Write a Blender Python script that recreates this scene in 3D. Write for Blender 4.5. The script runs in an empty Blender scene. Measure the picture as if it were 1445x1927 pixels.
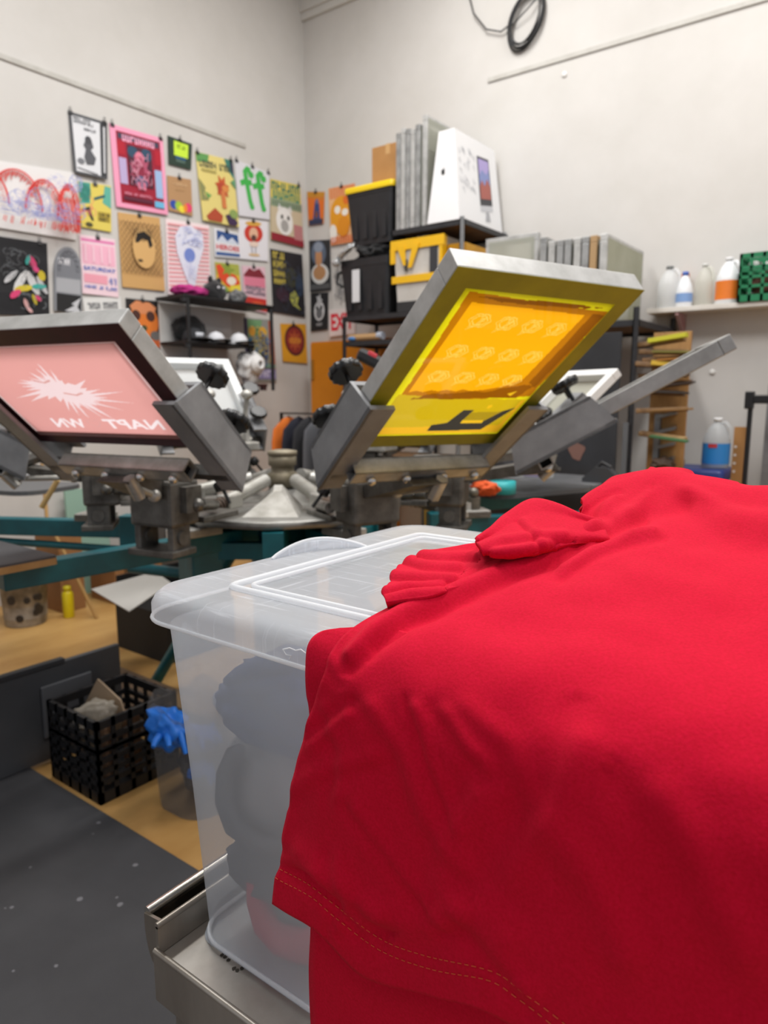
import bpy, bmesh, math, random
from mathutils import Vector, Matrix, noise
from mathutils.bvhtree import BVHTree
random.seed(7)
PI = math.pi
sc = bpy.context.scene
COL = sc.collection
# ------------------------------------------------------------------ camera
F, CX, CY, H, PITCH = 1340.0, 722.5, 963.5, 1.35, math.radians(9.2)
cam_d = bpy.data.cameras.new('camera'); cam = bpy.data.objects.new('camera', cam_d); COL.objects.link(cam)
cam.location = (0, 0, H); cam.rotation_euler = (PI/2-PITCH, 0, math.atan2(.6, .8))
cam_d.sensor_fit = 'HORIZONTAL'; cam_d.sensor_width = 7.3; cam_d.lens = F/1445*7.3
cam_d.clip_start = .02; cam_d.clip_end = 60
cam_d.dof.use_dof = True; cam_d.dof.focus_distance = .68; cam_d.dof.aperture_fstop = 1.9
sc.camera = cam
def ray(px, py):
    x = (px-CX)/F; y = -(py-CY)/F
    fw = math.cos(PITCH)+y*math.sin(PITCH); vt = y*math.cos(PITCH)-math.sin(PITCH)
    return Vector((.8*x-.6*fw, .6*x+.8*fw, vt))
EYE = Vector((0, 0, H))
def atx(px, py, v): r = ray(px, py); return EYE+r*(v/r.x)
def aty(px, py, v): r = ray(px, py); return EYE+r*(v/r.y)
def atz(px, py, v): r = ray(px, py); return EYE+r*((v-H)/r.z)
WX, WY = -4.69, 5.07          # the two walls
# ------------------------------------------------------------------ materials
def lin(h):
    h = h.lstrip('#'); c = [int(h[i:i+2], 16)/255 for i in (0, 2, 4)]
    return [(x/12.92 if x <= .04045 else ((x+.055)/1.055)**2.4) for x in c]+[1]
MATS = {}
def M(hexc, rough=.6, metal=0, wear=None, amt=.5, scale=8, bump=0, bscale=60, sheen=0, spec=.5, coat=0, stretch=None):
    key = (hexc, rough, metal, wear, amt, scale, bump, bscale, sheen, spec, coat, stretch)
    if key in MATS: return MATS[key]
    m = bpy.data.materials.new('mat_%d' % len(MATS)); m.use_nodes = True
    nt = m.node_tree; b = nt.nodes['Principled BSDF']
    b.inputs['Base Color'].default_value = lin(hexc)
    b.inputs['Roughness'].default_value = rough; b.inputs['Metallic'].default_value = metal
    b.inputs['Specular IOR Level'].default_value = spec
    if sheen: b.inputs['Sheen Weight'].default_value = sheen; b.inputs['Sheen Roughness'].default_value = .5
    if coat: b.inputs['Coat Weight'].default_value = coat
    if wear or bump:
        tc = nt.nodes.new('ShaderNodeTexCoord'); src = tc.outputs['Object']
        if stretch:
            mp = nt.nodes.new('ShaderNodeMapping'); mp.inputs['Scale'].default_value = stretch
            nt.links.new(src, mp.inputs['Vector']); src = mp.outputs['Vector']
    if wear:
        n = nt.nodes.new('ShaderNodeTexNoise'); n.inputs['Scale'].default_value = scale; n.inputs['Detail'].default_value = 6; n.inputs['Roughness'].default_value = .62
        nt.links.new(src, n.inputs['Vector'])
        r = nt.nodes.new('ShaderNodeValToRGB'); r.color_ramp.elements[0].position = .5-.28*amt; r.color_ramp.elements[1].position = .5+.4*(1-amt)+.1
        r.color_ramp.elements[0].color = lin(wear); r.color_ramp.elements[1].color = lin(hexc)
        nt.links.new(n.outputs['Fac'], r.inputs['Fac']); nt.links.new(r.outputs['Color'], b.inputs['Base Color'])
    if bump:
        n2 = nt.nodes.new('ShaderNodeTexNoise'); n2.inputs['Scale'].default_value = bscale; n2.inputs['Detail'].default_value = 3
        nt.links.new(src, n2.inputs['Vector'])
        bp = nt.nodes.new('ShaderNodeBump'); bp.inputs['Strength'].default_value = bump; bp.inputs['Distance'].default_value = .002
        nt.links.new(n2.outputs['Fac'], bp.inputs['Height']); nt.links.new(bp.outputs['Normal'], b.inputs['Normal'])
    MATS[key] = m
    return m
def film(hexc, clear, rough=.3, scratch=0, spec=.5, clearcol='#ffffff', trl=.45):
    key = ('film', hexc, clear, rough, scratch, clearcol, trl)
    if key in MATS: return MATS[key]
    m = bpy.data.materials.new('film_%d' % len(MATS)); m.use_nodes = True; nt = m.node_tree
    b = nt.nodes['Principled BSDF']; out = nt.nodes['Material Output']
    b.inputs['Base Color'].default_value = lin(hexc); b.inputs['Roughness'].default_value = rough; b.inputs['Specular IOR Level'].default_value = spec
    tl = nt.nodes.new('ShaderNodeBsdfTranslucent'); tl.inputs['Color'].default_value = lin(hexc)
    mx0 = nt.nodes.new('ShaderNodeMixShader'); mx0.inputs['Fac'].default_value = trl
    nt.links.new(b.outputs[0], mx0.inputs[1]); nt.links.new(tl.outputs[0], mx0.inputs[2])
    tr = nt.nodes.new('ShaderNodeBsdfTransparent'); tr.inputs['Color'].default_value = lin(clearcol)
    mx = nt.nodes.new('ShaderNodeMixShader'); mx.inputs['Fac'].default_value = clear
    nt.links.new(mx0.outputs[0], mx.inputs[1]); nt.links.new(tr.outputs[0], mx.inputs[2]); nt.links.new(mx.outputs[0], out.inputs['Surface'])
    if scratch:
        tc = nt.nodes.new('ShaderNodeTexCoord'); acc = None
        for k, (rot, sc_) in enumerate(((.35, (9, 160, 9)), (-.5, (140, 8, 9)), (1.0, (12, 120, 9)))):
            mp = nt.nodes.new('ShaderNodeMapping'); mp.inputs['Rotation'].default_value = (0, 0, rot); mp.inputs['Scale'].default_value = sc_
            nt.links.new(tc.outputs['Object'], mp.inputs['Vector'])
            n = nt.nodes.new('ShaderNodeTexNoise'); n.inputs['Scale'].default_value = 1; n.inputs['Detail'].default_value = 3
            nt.links.new(mp.outputs[0], n.inputs['Vector'])
            r = nt.nodes.new('ShaderNodeMapRange'); r.inputs[1].default_value = .6; r.inputs[2].default_value = .72
            nt.links.new(n.outputs['Fac'], r.inputs[0])
            if acc is None: acc = r.outputs[0]
            else:
                a = nt.nodes.new('ShaderNodeMath'); a.operation = 'MAXIMUM'; nt.links.new(acc, a.inputs[0]); nt.links.new(r.outputs[0], a.inputs[1]); acc = a.outputs[0]
        mr = nt.nodes.new('ShaderNodeMapRange'); mr.inputs[3].default_value = clear; mr.inputs[4].default_value = max(0, clear-scratch)
        nt.links.new(acc, mr.inputs[0]); nt.links.new(mr.outputs[0], mx.inputs['Fac'])
    MATS[key] = m
    return m
# ------------------------------------------------------------------ mesh collector
class MB:
    def __init__(s): s.v = []; s.f = []; s.mi = []; s.mats = []; s.sm = []
    def mat(s, m):
        if m is None: return 0
        if m not in s.mats: s.mats.append(m)
        return s.mats.index(m)
    def add(s, vs, fs, m=None, smooth=False):
        b = len(s.v); s.v += [Vector(p) for p in vs]; k = s.mat(m)
        for f in fs: s.f.append([b+i for i in f]); s.mi.append(k); s.sm.append(smooth)
        return s
    def hexa(s, p, m=None):   # 8 points: bottom 4 ccw, top 4 ccw
        return s.add(p, [(3, 2, 1, 0), (4, 5, 6, 7), (0, 1, 5, 4), (1, 2, 6, 5), (2, 3, 7, 6), (3, 0, 4, 7)], m)
    def box(s, lo, hi, m=None, bev=0, T=None):
        x0, y0, z0 = lo; x1, y1, z1 = hi
        if bev:
            bm = bmesh.new(); bmesh.ops.create_cube(bm, size=1)
            for v in bm.verts: v.co = Vector(((x0+x1)/2+v.co.x*(x1-x0), (y0+y1)/2+v.co.y*(y1-y0), (z0+z1)/2+v.co.z*(z1-z0)))
            bmesh.ops.bevel(bm, geom=bm.edges[:], offset=bev, segments=2, profile=.5, affect='EDGES')
            bm.verts.index_update()
            vs = [v.co.copy() for v in bm.verts]; fs = [[v.index for v in f.verts] for f in bm.faces]; bm.free()
            if T: vs = [T @ v for v in vs]
            return s.add(vs, fs, m)
        p = [(x0, y0, z0), (x1, y0, z0), (x1, y1, z0), (x0, y1, z0), (x0, y0, z1), (x1, y0, z1), (x1, y1, z1), (x0, y1, z1)]
        if T: p = [T @ Vector(q) for q in p]
        return s.hexa(p, m)
    def tube(s, pts, r, n=10, m=None, cap=True, closed=False):
        pts = [Vector(p) for p in pts]; N = len(pts); rr = r if isinstance(r, (list, tuple)) else [r]*N
        rings = []; prev = None
        for i in range(N):
            a = pts[i-1] if (i > 0 or closed) else pts[i]; b = pts[(i+1) % N] if (i < N-1 or closed) else pts[i]
            d = (b-a).normalized()
            if prev is None: u = d.cross(Vector((0, 0, 1)));  u = u if u.length > 1e-3 else d.cross(Vector((1, 0, 0)))
            else: u = prev-d*prev.dot(d)
            u.normalize(); prev = u; w = d.cross(u)
            rings.append([pts[i]+(u*math.cos(2*PI*k/n)+w*math.sin(2*PI*k/n))*rr[i] for k in range(n)])
        vs = [p for R in rings for p in R]; fs = []
        for i in range(N if closed else N-1):
            j = (i+1) % N
            for k in range(n): fs.append((i*n+k, i*n+(k+1) % n, j*n+(k+1) % n, j*n+k))
        s.add(vs, fs, m, True)
        if cap and not closed: s.add(rings[0], [tuple(range(n))[::-1]], m); s.add(rings[-1], [tuple(range(n))], m)
        return s
    def cyl(s, a, b, r, n=16, m=None): return s.tube([a, b], r, n, m)
    def lathe(s, prof, n=24, m=None, c=(0, 0, 0), T=None, cap=True):
        c = Vector(c); vs = []
        for r, z in prof:
            for k in range(n): vs.append(c+Vector((r*math.cos(2*PI*k/n), r*math.sin(2*PI*k/n), z)))
        if T: vs = [T @ v for v in vs]
        fs = [(i*n+k, i*n+(k+1) % n, (i+1)*n+(k+1) % n, (i+1)*n+k) for i in range(len(prof)-1) for k in range(n)]
        if cap: fs += [tuple(range(n))[::-1], tuple((len(prof)-1)*n+k for k in range(n))]
        return s.add(vs, fs, m, True)
    def ball(s, c, r, m=None, n=12):
        r = r if isinstance(r, (tuple, list)) else (r, r, r); vs = []; fs = []; k = n//2
        for i in range(k+1):
            for j in range(n): a = PI*i/k; b = 2*PI*j/n; vs.append(Vector(c)+Vector((r[0]*math.sin(a)*math.cos(b), r[1]*math.sin(a)*math.sin(b), -r[2]*math.cos(a))))
        for i in range(k):
            for j in range(n): fs.append((i*n+j, i*n+(j+1) % n, (i+1)*n+(j+1) % n, (i+1)*n+j))
        return s.add(vs, fs, m, True)
    def blob(s, c, r, amp=.15, freq=3, seed=0, m=None, sub=4, T=None, floor=None, top=None):
        bm = bmesh.new(); bmesh.ops.create_icosphere(bm, subdivisions=sub, radius=1); bm.verts.index_update()
        vs = []
        for v in bm.verts:
            p = v.co.normalized(); k = 1+amp*noise.fractal(p*freq*.75+Vector((seed*7.3, seed, 0)), 1.1, 2, 3)*.95
            q = Vector((p.x*r[0]*k, p.y*r[1]*k, p.z*r[2]*k))
            if T: q = T @ q
            q = q+Vector(c)
            if floor is not None and q.z < floor: q.z = floor
            if top is not None and q.z > top: q.z = top
            vs.append(q)
        fs = [[v.index for v in f.verts] for f in bm.faces]; bm.free()
        return s.add(vs, fs, m, True)
    def prism(s, pts, d, m=None):   # planar polygon extruded by vector d
        n = len(pts); a = [Vector(p) for p in pts]; b = [p+Vector(d) for p in a]
        return s.add(a+b, [tuple(range(n))[::-1], tuple(range(n, 2*n))]+[(i, (i+1) % n, n+(i+1) % n, n+i) for i in range(n)], m)
    def build(s, name, m=None, parent=None, loc=(0, 0, 0), rot=None, solid=0, sub=0, fix=True):
        me = bpy.data.meshes.new(name)
        me.from_pydata([tuple(v) for v in s.v], [], s.f)
        if s.mats:
            for q in s.mats: me.materials.append(q)
            me.polygons.foreach_set('material_index', s.mi)
        else: me.materials.append(m)
        me.polygons.foreach_set('use_smooth', s.sm)
        if fix:
            bm = bmesh.new(); bm.from_mesh(me); bmesh.ops.recalc_face_normals(bm, faces=bm.faces); bm.to_mesh(me); bm.free()
        me.update()
        o = bpy.data.objects.new(name, me); COL.objects.link(o); o.parent = parent; o.location = loc
        if rot: o.rotation_euler = rot
        if solid: md = o.modifiers.new('solid', 'SOLIDIFY'); md.thickness = solid; md.offset = -1
        if sub: md = o.modifiers.new('sub', 'SUBSURF'); md.levels = sub; md.render_levels = sub
        return o
def tag(o, label=None, cat=None, group=None, kind=None):
    if label: o['label'] = label
    if cat: o['category'] = cat
    if group: o['group'] = group
    if kind: o['kind'] = kind
    return o
def thing(name, label, cat, loc=(0, 0, 0), rz=0, group=None, rot=None):
    o = bpy.data.objects.new(name, None); COL.objects.link(o); o.location = loc
    o.rotation_euler = rot or (0, 0, rz); o.empty_display_size = .05
    return tag(o, label, cat, group)
def kids(o): return [c for c in bpy.data.objects if c.parent == o]
def copy_tree(o, parent=None):
    c = o.copy(); COL.objects.link(c); c.parent = parent
    for ch in kids(o): copy_tree(ch, c)
    return c
def rpoly(x0, y0, x1, y1, r, n=6):
    out = []
    for cx, cy, a0 in ((x1-r, y1-r, 0), (x0+r, y1-r, PI/2), (x0+r, y0+r, PI), (x1-r, y0+r, 1.5*PI)):
        for k in range(n+1): a = a0+k*PI/2/n; out.append((cx+r*math.cos(a), cy+r*math.sin(a)))
    return out
def loft(mb, loops, m=None, cap0=True, cap1=True, smooth=True):
    n = len(loops[0]); vs = [Vector(p) for L in loops for p in L]
    fs = [(i*n+k, i*n+(k+1) % n, (i+1)*n+(k+1) % n, (i+1)*n+k) for i in range(len(loops)-1) for k in range(n)]
    mb.add(vs, fs, m, smooth)
    if cap0: mb.add(loops[0], [tuple(range(n))[::-1]], m)
    if cap1: mb.add(loops[-1], [tuple(range(n))], m)
    return mb
_tc = {}
def text_geo(s, bold=0):     # polygons of a word in unit height, origin at its left end
    if (s, bold) in _tc: return _tc[(s, bold)]
    cu = bpy.data.curves.new('t', 'FONT'); cu.body = s; cu.size = 1; cu.resolution_u = 2; cu.offset = bold
    o = bpy.data.objects.new('t', cu); COL.objects.link(o)
    bpy.context.view_layer.update()
    dg = bpy.context.evaluated_depsgraph_get(); e = o.evaluated_get(dg); me = e.to_mesh()
    vs = [(v.co.x, v.co.y) for v in me.vertices]; fs = [tuple(p.vertices) for p in me.polygons]
    e.to_mesh_clear(); bpy.data.objects.remove(o); bpy.data.curves.remove(cu)
    x0 = min(v[0] for v in vs); x1 = max(v[0] for v in vs); y0 = min(v[1] for v in vs); y1 = max(v[1] for v in vs)
    vs = [((x-x0)/(x1-x0), (y-y0)/(y1-y0)) for x, y in vs]
    _tc[(s, bold)] = (vs, fs); return vs, fs
# ------------------------------------------------------------------ the room
WALL = M('#d0cdc9', .85, wear='#c8c5c0', amt=.5, scale=2.5, bump=.12, bscale=40)
def struct(name, mb, m, label=None):
    o = mb.build(name, m); tag(o, label, None, None, 'structure'); return o
struct('floor', MB().box((WX-.2, -3.5, -.1), (3.2, WY+.2, 0)), M('#d0a869', .5, wear='#ad8248', amt=.55, scale=3.2, bump=.2, bscale=25, stretch=(1, .35, 1)))
struct('wall_left', MB().box((WX-.15, -3.5, 0), (WX, WY+.15, 5.4)), WALL)
struct('wall_right', MB().box((WX, WY, 0), (3.2, WY+.15, 5.4)), WALL)
struct('ceiling', MB().box((WX-.15, -3.5, 5.4), (3.2, WY+.15, 5.5)), M('#e2e1de', .9))
TR = M('#c9c7c1', .6, wear='#b2afa8', amt=.4, scale=9)
struct('trim_1', MB().box((WX, -.5, 3.375), (WX+.012, 4.34, 3.405)), TR)
struct('trim_2', MB().box((-2.83, WY-.012, 3.66), (1.5, WY, 3.69)), TR)
struct('trim_3', MB().box((WX, WY-.05, 4.66), (3, WY, 4.76)).box((WX, WY-.03, 4.6), (3, WY, 4.66)), M('#cfcdc8', .7))
for i, (px, py) in enumerate(((1062, 140), (1340, 700))):
    p = aty(px, py, WY-.004)
    tag(MB().lathe([(.018, 0), (.018, .004), (.008, .007)], 14, T=Matrix.Translation(p) @ Matrix.Rotation(PI/2, 4, 'X')).build('wall_hook', M('#e9e8e4', .4)),
        ['small white screw cap under the sloping rail on the right wall', 'small pale screw plug beside the squeegee rack on the right wall'][i], 'screw')
# ------------------------------------------------------------------ posters
def onwall(w, px, py):
    return atx(px, py, WX+.004) if w == 'L' else aty(px, py, WY-.004)
def ell(cx, cy, rx, ry, n=20, a0=0, a1=2*PI):
    return [(cx+rx*math.cos(a0+(a1-a0)*k/n), cy+ry*math.sin(a0+(a1-a0)*k/n)) for k in range(n+(0 if abs(a1-a0-2*PI) < 1e-6 else 1))]
def star(cx, cy, r0, r1, n, rot=0, sq=1):
    return [(cx+(r1 if k % 2 else r0)*math.cos(rot+PI*k/n), cy+sq*(r1 if k % 2 else r0)*math.sin(rot+PI*k/n)) for k in range(2*n)]
def stroke(pts, w):
    L = []; R = []
    for i, p in enumerate(pts):
        a = pts[max(i-1, 0)]; b = pts[min(i+1, len(pts)-1)]; dx, dy = b[0]-a[0], b[1]-a[1]; l = math.hypot(dx, dy) or 1
        L.append((p[0]-dy/l*w/2, p[1]+dx/l*w/2)); R.append((p[0]+dy/l*w/2, p[1]-dx/l*w/2))
    return [(L[i], L[i+1], R[i+1], R[i]) for i in range(len(pts)-1)]
KEEP = {'SATURDAY', 'EXIT', 'HEROES'}
def poster(w, q, label, bg, art, name='poster', clips=(.5,), thick=.003, tilt=.012, cat='poster', rough=.7, group=None, outline=None):
    P = [onwall(w, *p) for p in q]; N = Vector((1, 0, 0)) if w == 'L' else Vector((0, -1, 0))
    org = (P[2]+P[3])/2
    def at(u, v, d=0):
        if d > thick: u = min(max(u, .004), .996); v = min(max(v, .004), .996)
        top = P[0].lerp(P[1], u); bot = P[3].lerp(P[2], u)
        return bot.lerp(top, v)+N*(d+tilt*(1-v)*.6)-org
    mb = MB(); n = 8; pm = M(bg, rough)
    if outline:
        mb.add([at(u, v, 0) for u, v in outline]+[at(u, v, thick) for u, v in outline],
               [tuple(range(len(outline)))[::-1], tuple(range(len(outline), 2*len(outline)))]+[(i, (i+1) % len(outline), len(outline)+(i+1) % len(outline), len(outline)+i) for i in range(len(outline))], pm)
    else:
        vs = [at(i/n, j/n, d) for d in (0, thick) for j in range(n+1) for i in range(n+1)]; K = (n+1)**2
        fs = []
        for j in range(n):
            for i in range(n):
                a = j*(n+1)+i; fs.append((K+a, K+a+1, K+a+n+2, K+a+n+1)); fs.append((a, a+n+1, a+n+2, a+1))
        for i in range(n):
            fs += [(i, i+1, K+i+1, K+i), (n*(n+1)+i, K+n*(n+1)+i, K+n*(n+1)+i+1, n*(n+1)+i+1),
                   (i*(n+1), K+i*(n+1), K+(i+1)*(n+1), (i+1)*(n+1)), (i*(n+1)+n, (i+1)*(n+1)+n, K+(i+1)*(n+1)+n, K+i*(n+1)+n)]
        mb.add(vs, fs, pm)
    lay = thick+.0006
    for a in art:
        col = M(a[-1], rough); polys = []
        k = a[0]
        if k == 'r': _, x0, y0, x1, y1, _c = a; polys = [[(x0, y0), (x1, y0), (x1, y1), (x0, y1)]]
        elif k == 'p': polys = [a[1]]
        elif k == 's': polys = stroke(a[1], a[2])
        elif k == 't':
            _, s_, x0, y0, x1, y1, _c = a
            if s_ not in KEEP:      # lettering too blurred to read in the photograph: blurred letter-like strokes
                r_ = random.Random(s_); nl = len(s_); cw = (x1-x0)/nl
                for i_, ch in enumerate(s_):
                    if ch == ' ': continue
                    xa = x0+cw*i_+cw*.1; xb = xa+cw*.8
                    for pl in ([(xa, y0), (xa+cw*.28, y0), (xa+cw*.28, y1), (xa, y1)], [(xb-cw*.26, y0), (xb, y0), (xb, y1), (xb-cw*.26, y1)]):
                        if r_.random() < .85: mb.add([at(x, y, lay) for x, y in pl], [(0, 1, 2, 3)], col)
                    yb = y0+(y1-y0)*r_.choice((.0, .38, .74)); yt = yb+(y1-y0)*.26
                    mb.add([at(x, y, lay+.0002) for x, y in ((xa, yb), (xb, yb), (xb, yt), (xa, yt))], [(0, 1, 2, 3)], col)
                lay += .0007; continue
            tv, tf = text_geo(s_, .035)
            mb.add([at(x0+(x1-x0)*x, y0+(y1-y0)*y, lay) for x, y in tv], tf, col); lay += .0005; continue
        for pl in polys:
            # cut long polygons finely enough to follow the paper
            mb.add([at(x, y, lay) for x, y in pl], [tuple(range(len(pl)))], col)
        lay += .0005
    o = mb.build(name, None, None, org, fix=False)
    tag(o, label, cat, group)
    for u in clips:
        c = at(u, 1, 0); s = (P[1]-P[0]).normalized()
        b = MB()
        def tr(x, y, z): return c+s*x+N*y+Vector((0, 0, z))
        b.hexa([tr(-.016, -.002, -.016), tr(.016, -.002, -.016), tr(.016, .012, -.016), tr(-.016, .012, -.016), tr(-.013, 0, .006), tr(.013, 0, .006), tr(.013, .006, .006), tr(-.013, .006, .006)])
        b.tube([tr(-.008, .004, .004), tr(-.005, .006, .03), tr(.005, .006, .03), tr(.008, .004, .004)], .0016, 6)
        b.build('binder_clip', M('#1d1d1f', .4), o)
    return o
rnd = random.Random(3)
def scribble(cx, cy, rx, ry, n, w, col, seed=0):
    r = random.Random(seed); out = []
    for _ in range(n):
        a = r.uniform(0, 2*PI); x = cx+rx*r.uniform(-1, 1)*.8; y = cy+ry*r.uniform(-1, 1)*.8; L = r.uniform(.3, .9)
        out.append(('s', [(x+math.cos(a+t*2.4)*rx*L*.35, y+math.sin(a+t*2.4)*ry*L*.35) for t in (0, .25, .5, .75, 1)], w, col))
    return out
# 1 big drawing at the left edge
art = []
for (cx, cy, rx, ry) in ((.42, .3, .24, .60), (.66, .3, .17, .50), (.88, .2, .11, .58), (.12, .3, .2, .5)):
    for j in range(40):
        a = PI*(.04+.92*j/39); k = rnd.uniform(.74, .9)
        art.append(('s', [(cx+rx*math.cos(a), cy+ry*math.sin(a)), (cx+rx*k*math.cos(a+.05), cy+ry*k*math.sin(a+.05))], .009, '#db3a30' if j % 3 else '#c9453f'))
    art.append(('s', ell(cx, cy, rx, ry, 26, .05, PI-.05), .018, '#d2281f'))
for j in range(30): x = rnd.uniform(.8, .98); art.append(('s', [(x, .05+rnd.uniform(0, .06)), (x-.02, .3), (x-.05, .55)], .006, '#dd4a42'))
for j in range(46): x = rnd.uniform(.02, .97); art.append(('s', [(x, .03+.05*rnd.random()), (x+.012, .12+.06*rnd.random())], .008, '#e0564e'))
for (cx, cy, rx, ry) in ((.56, .42, .10, .20), (.36, .36, .09, .17), (.74, .30, .07, .14), (.9, .34, .05, .12), (.84, .72, .06, .12)):
    art += [('s', ell(cx, cy, rx, ry)+[(cx+rx, cy)], .007, '#9aa0c6')]+scribble(cx, cy, rx*1.1, ry*1.1, 34, .005, '#9aa2cf', int(cx*100))
art += scribble(.5, .2, .4, .12, 90, .005, '#8c93c8', 1)+scribble(.66, .66, .16, .12, 30, .005, '#a6abd4', 2)+scribble(.75, .3, .2, .25, 30, .006, '#e0746e', 3)
poster('L', [(-70, 292), (142, 325), (142, 452), (-70, 418)], 'wide white paper with red and blue hair-like line drawing, upper left wall', '#e2e0de', art, clips=())
# 2 black art print
art = []
for k in range(16): art.append(('r', 0, .02*k, 1, .02*k+.008, '#2b2b2f'))
for (x, y, a, L, w, c) in ((.62, .45, 1.0, .3, .07, '#d8d8d8'), (.78, .44, 2.1, .3, .075, '#cfcfcf'), (.9, .42, 2.2, .24, .05, '#bdbdbf'), (.5, .5, .7, .22, .05, '#c9c9cb'),
                       (.66, .36, .2, .25, .06, '#d3bf2e'), (.9, .55, 1.9, .12, .07, '#c9b52c'), (.86, .4, .1, .2, .05, '#3aa79c'), (.55, .28, .6, .16, .06, '#d43f72'), (.78, .72, 2.2, .16, .06, '#d43f72'),
                       (.82, .63, 2.6, .1, .05, '#dc4c83'), (.72, .74, 1.2, .12, .04, '#3aa79c'), (.84, .24, 2.6, .1, .04, '#d43f72'), (.79, .22, 2, .13, .035, '#b8a72c'), (.68, .16, 2, .12, .04, '#c99a98'), (.72, .08, 2.5, .1, .035, '#d3a6a5')):
    c_, s_ = math.cos(a), math.sin(a)
    art.append(('p', [(x+c_*u*L*.5-s_*v*w*.7, y+s_*u*L*.5*1.2+c_*v*w*.7) for u, v in ((-1, -.3), (-.5, -.9), (.3, -1), (.9, -.5), (1, .2), (.4, .9), (-.4, 1), (-.9, .5))], c))
art += scribble(.6, .66, .25, .2, 34, .006, '#6f7276', 4)+scribble(.75, .3, .2, .2, 18, .006, '#7f8488', 5)
poster('L', [(-60, 436), (88, 458), (92, 596), (-60, 590)], 'black art print with colourful feathery splash and pale shapes, left edge', '#17171b', art, clips=(.9,))
# 3 arched panel
ol = [(0, 0), (1, 0), (1, .62)]+ell(.5, .62, .5, .38, 16, 0, PI)[1:-1]+[(0, .62)]
art = [('p', [(.05, .3), (.95, .3), (.95, .62)]+ell(.5, .62, .45, .34, 14, 0, PI)[1:-1]+[(.05, .62)], '#7d8087'), ('r', .06, .3, .94, .52, '#a9abb0'), ('r', .06, 0, .96, .28, '#1c1c1e'), ('t', 'mint', .12, .72, .55, .82, '#e4e4e8'),
       ('p', [(.95, .25), (.6, .14), (.72, .12), (.35, .02), (.96, .02), (.82, .1)], '#c6c8cc')]
for k in range(9): a = PI*(.02+.12*k); art.append(('s', ell(.5+.34*math.cos(a), .66+.24*math.sin(a), .06, .04, 10), .012, '#5d6067'))
poster('L', [(100, 462), (152, 468), (152, 592), (101, 585)], 'narrow grey arched board beside the black art print', '#8d9096', art, 'arched_board', (), .015, .0, 'board', outline=ol)
# 4 black and white flyer
art = [('r', .07, .04, .8, .95, '#d9dadd'), ('r', .82, .04, .97, .97, '#35363a'), ('t', 'SATURDAX', .1, .84, .62, .89, '#4b4c50'), ('t', 'FIRST FRIDAY', .1, .9, .55, .94, '#4b4c50'), ('t', 'PRINT', .36, .75, .68, .8, '#5a5b60'),
       ('p', [(.32, .3), (.38, .44), (.32, .5), (.42, .64), (.55, .62), (.6, .5), (.52, .44), (.66, .32), (.6, .2), (.38, .18)], '#55565b'), ('p', ell(.46, .6, .09, .07), '#45464a'), ('p', ell(.22, .22, .1, .05), '#77787d'), ('s', [(.1, .1), (.7, .05)], .015, '#66676b'),
       ('s', [(.9, .1), (.9, .9)], .05, '#d0d1d4')]
poster('L', [(128, 209), (201, 231), (199, 339), (137, 326)], 'grey black and white flyer with dark side strip, topmost left on the wall', '#4a4b4f', art, clips=(.05, .93), tilt=.03)
# 5 pink poster
art = [('r', .1, .06, .93, .94, '#9c1230'), ('r', .13, .85, .9, .92, '#3a3c52'), ('t', 'FLAMINGO', .2, .83, .82, .91, '#f3a9c4'), ('r', .1, .66, .24, .82, '#b0132c'), ('r', .8, .62, .93, .82, '#b0132c'), ('r', .11, .3, .25, .62, '#b8a7cf'), ('r', .78, .2, .92, .56, '#9cb7dd'),
       ('r', .28, .3, .74, .8, '#4c1a30'), ('p', ell(.38, .72, .1, .07), '#2c4a63'), ('p', ell(.64, .72, .1, .08), '#2c4a63'), ('p', ell(.5, .66, .09, .08), '#dd7d95'), ('p', star(.5, .5, .22, .13, 9), '#b0506c'), ('p', star(.5, .42, .2, .1, 7, .3), '#8d2440'),
       ('p', ell(.5, .36, .12, .08), '#4c5f83'), ('r', .43, .26, .48, .36, '#d9738f'), ('r', .53, .26, .58, .36, '#d9738f'), ('r', .14, .1, .7, .15, '#5b1630'), ('r', .73, .07, .92, .15, '#6ab6dc'), ('t', 'LIVE IN CONCERT', .16, .17, .68, .2, '#d88aa0')]
art += scribble(.5, .5, .2, .25, 30, .01, '#e39ab0', 9)
poster('L', [(205, 232), (306, 261), (314, 405), (217, 389)], 'large pink bordered poster with dark red centre art', '#ef9dbb', art, clips=(.05, .95), tilt=.02)
# 6 teal and yellow
art = [('p', [(0, .52), (.32, .55), (.36, 1), (0, 1)], '#4aa08f'), ('p', [(.72, .6), (1, .5), (1, .96), (.8, .98)], '#5eae9a'), ('s', [(.45, .66), (.8, .76)], .06, '#1d5a63'), ('p', [(.02, .4), (.3, .48), (.42, .18), (.34, .18), (.2, .38), (.04, .32)], '#26302c'), ('r', .55, .2, .96, .4, '#b79f38'), ('t', 'NIGHT OUT', .58, .3, .95, .38, '#3d3a22'), ('t', 'SHOW', .58, .2, .9, .28, '#3d3a22'), ('p', ell(.25, .08, .12, .05), '#4e4a2a')]
for k in range(5): art.append(('s', ell(.18, .78, .05+.03*k, .04+.035*k, 14)+[(.23+.03*k, .78)], .012, '#2f7f74'))
poster('L', [(147, 341), (208, 350), (208, 437), (152, 427)], 'small teal and yellow poster under the black and white flyer', '#dcc95c', art)
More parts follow.
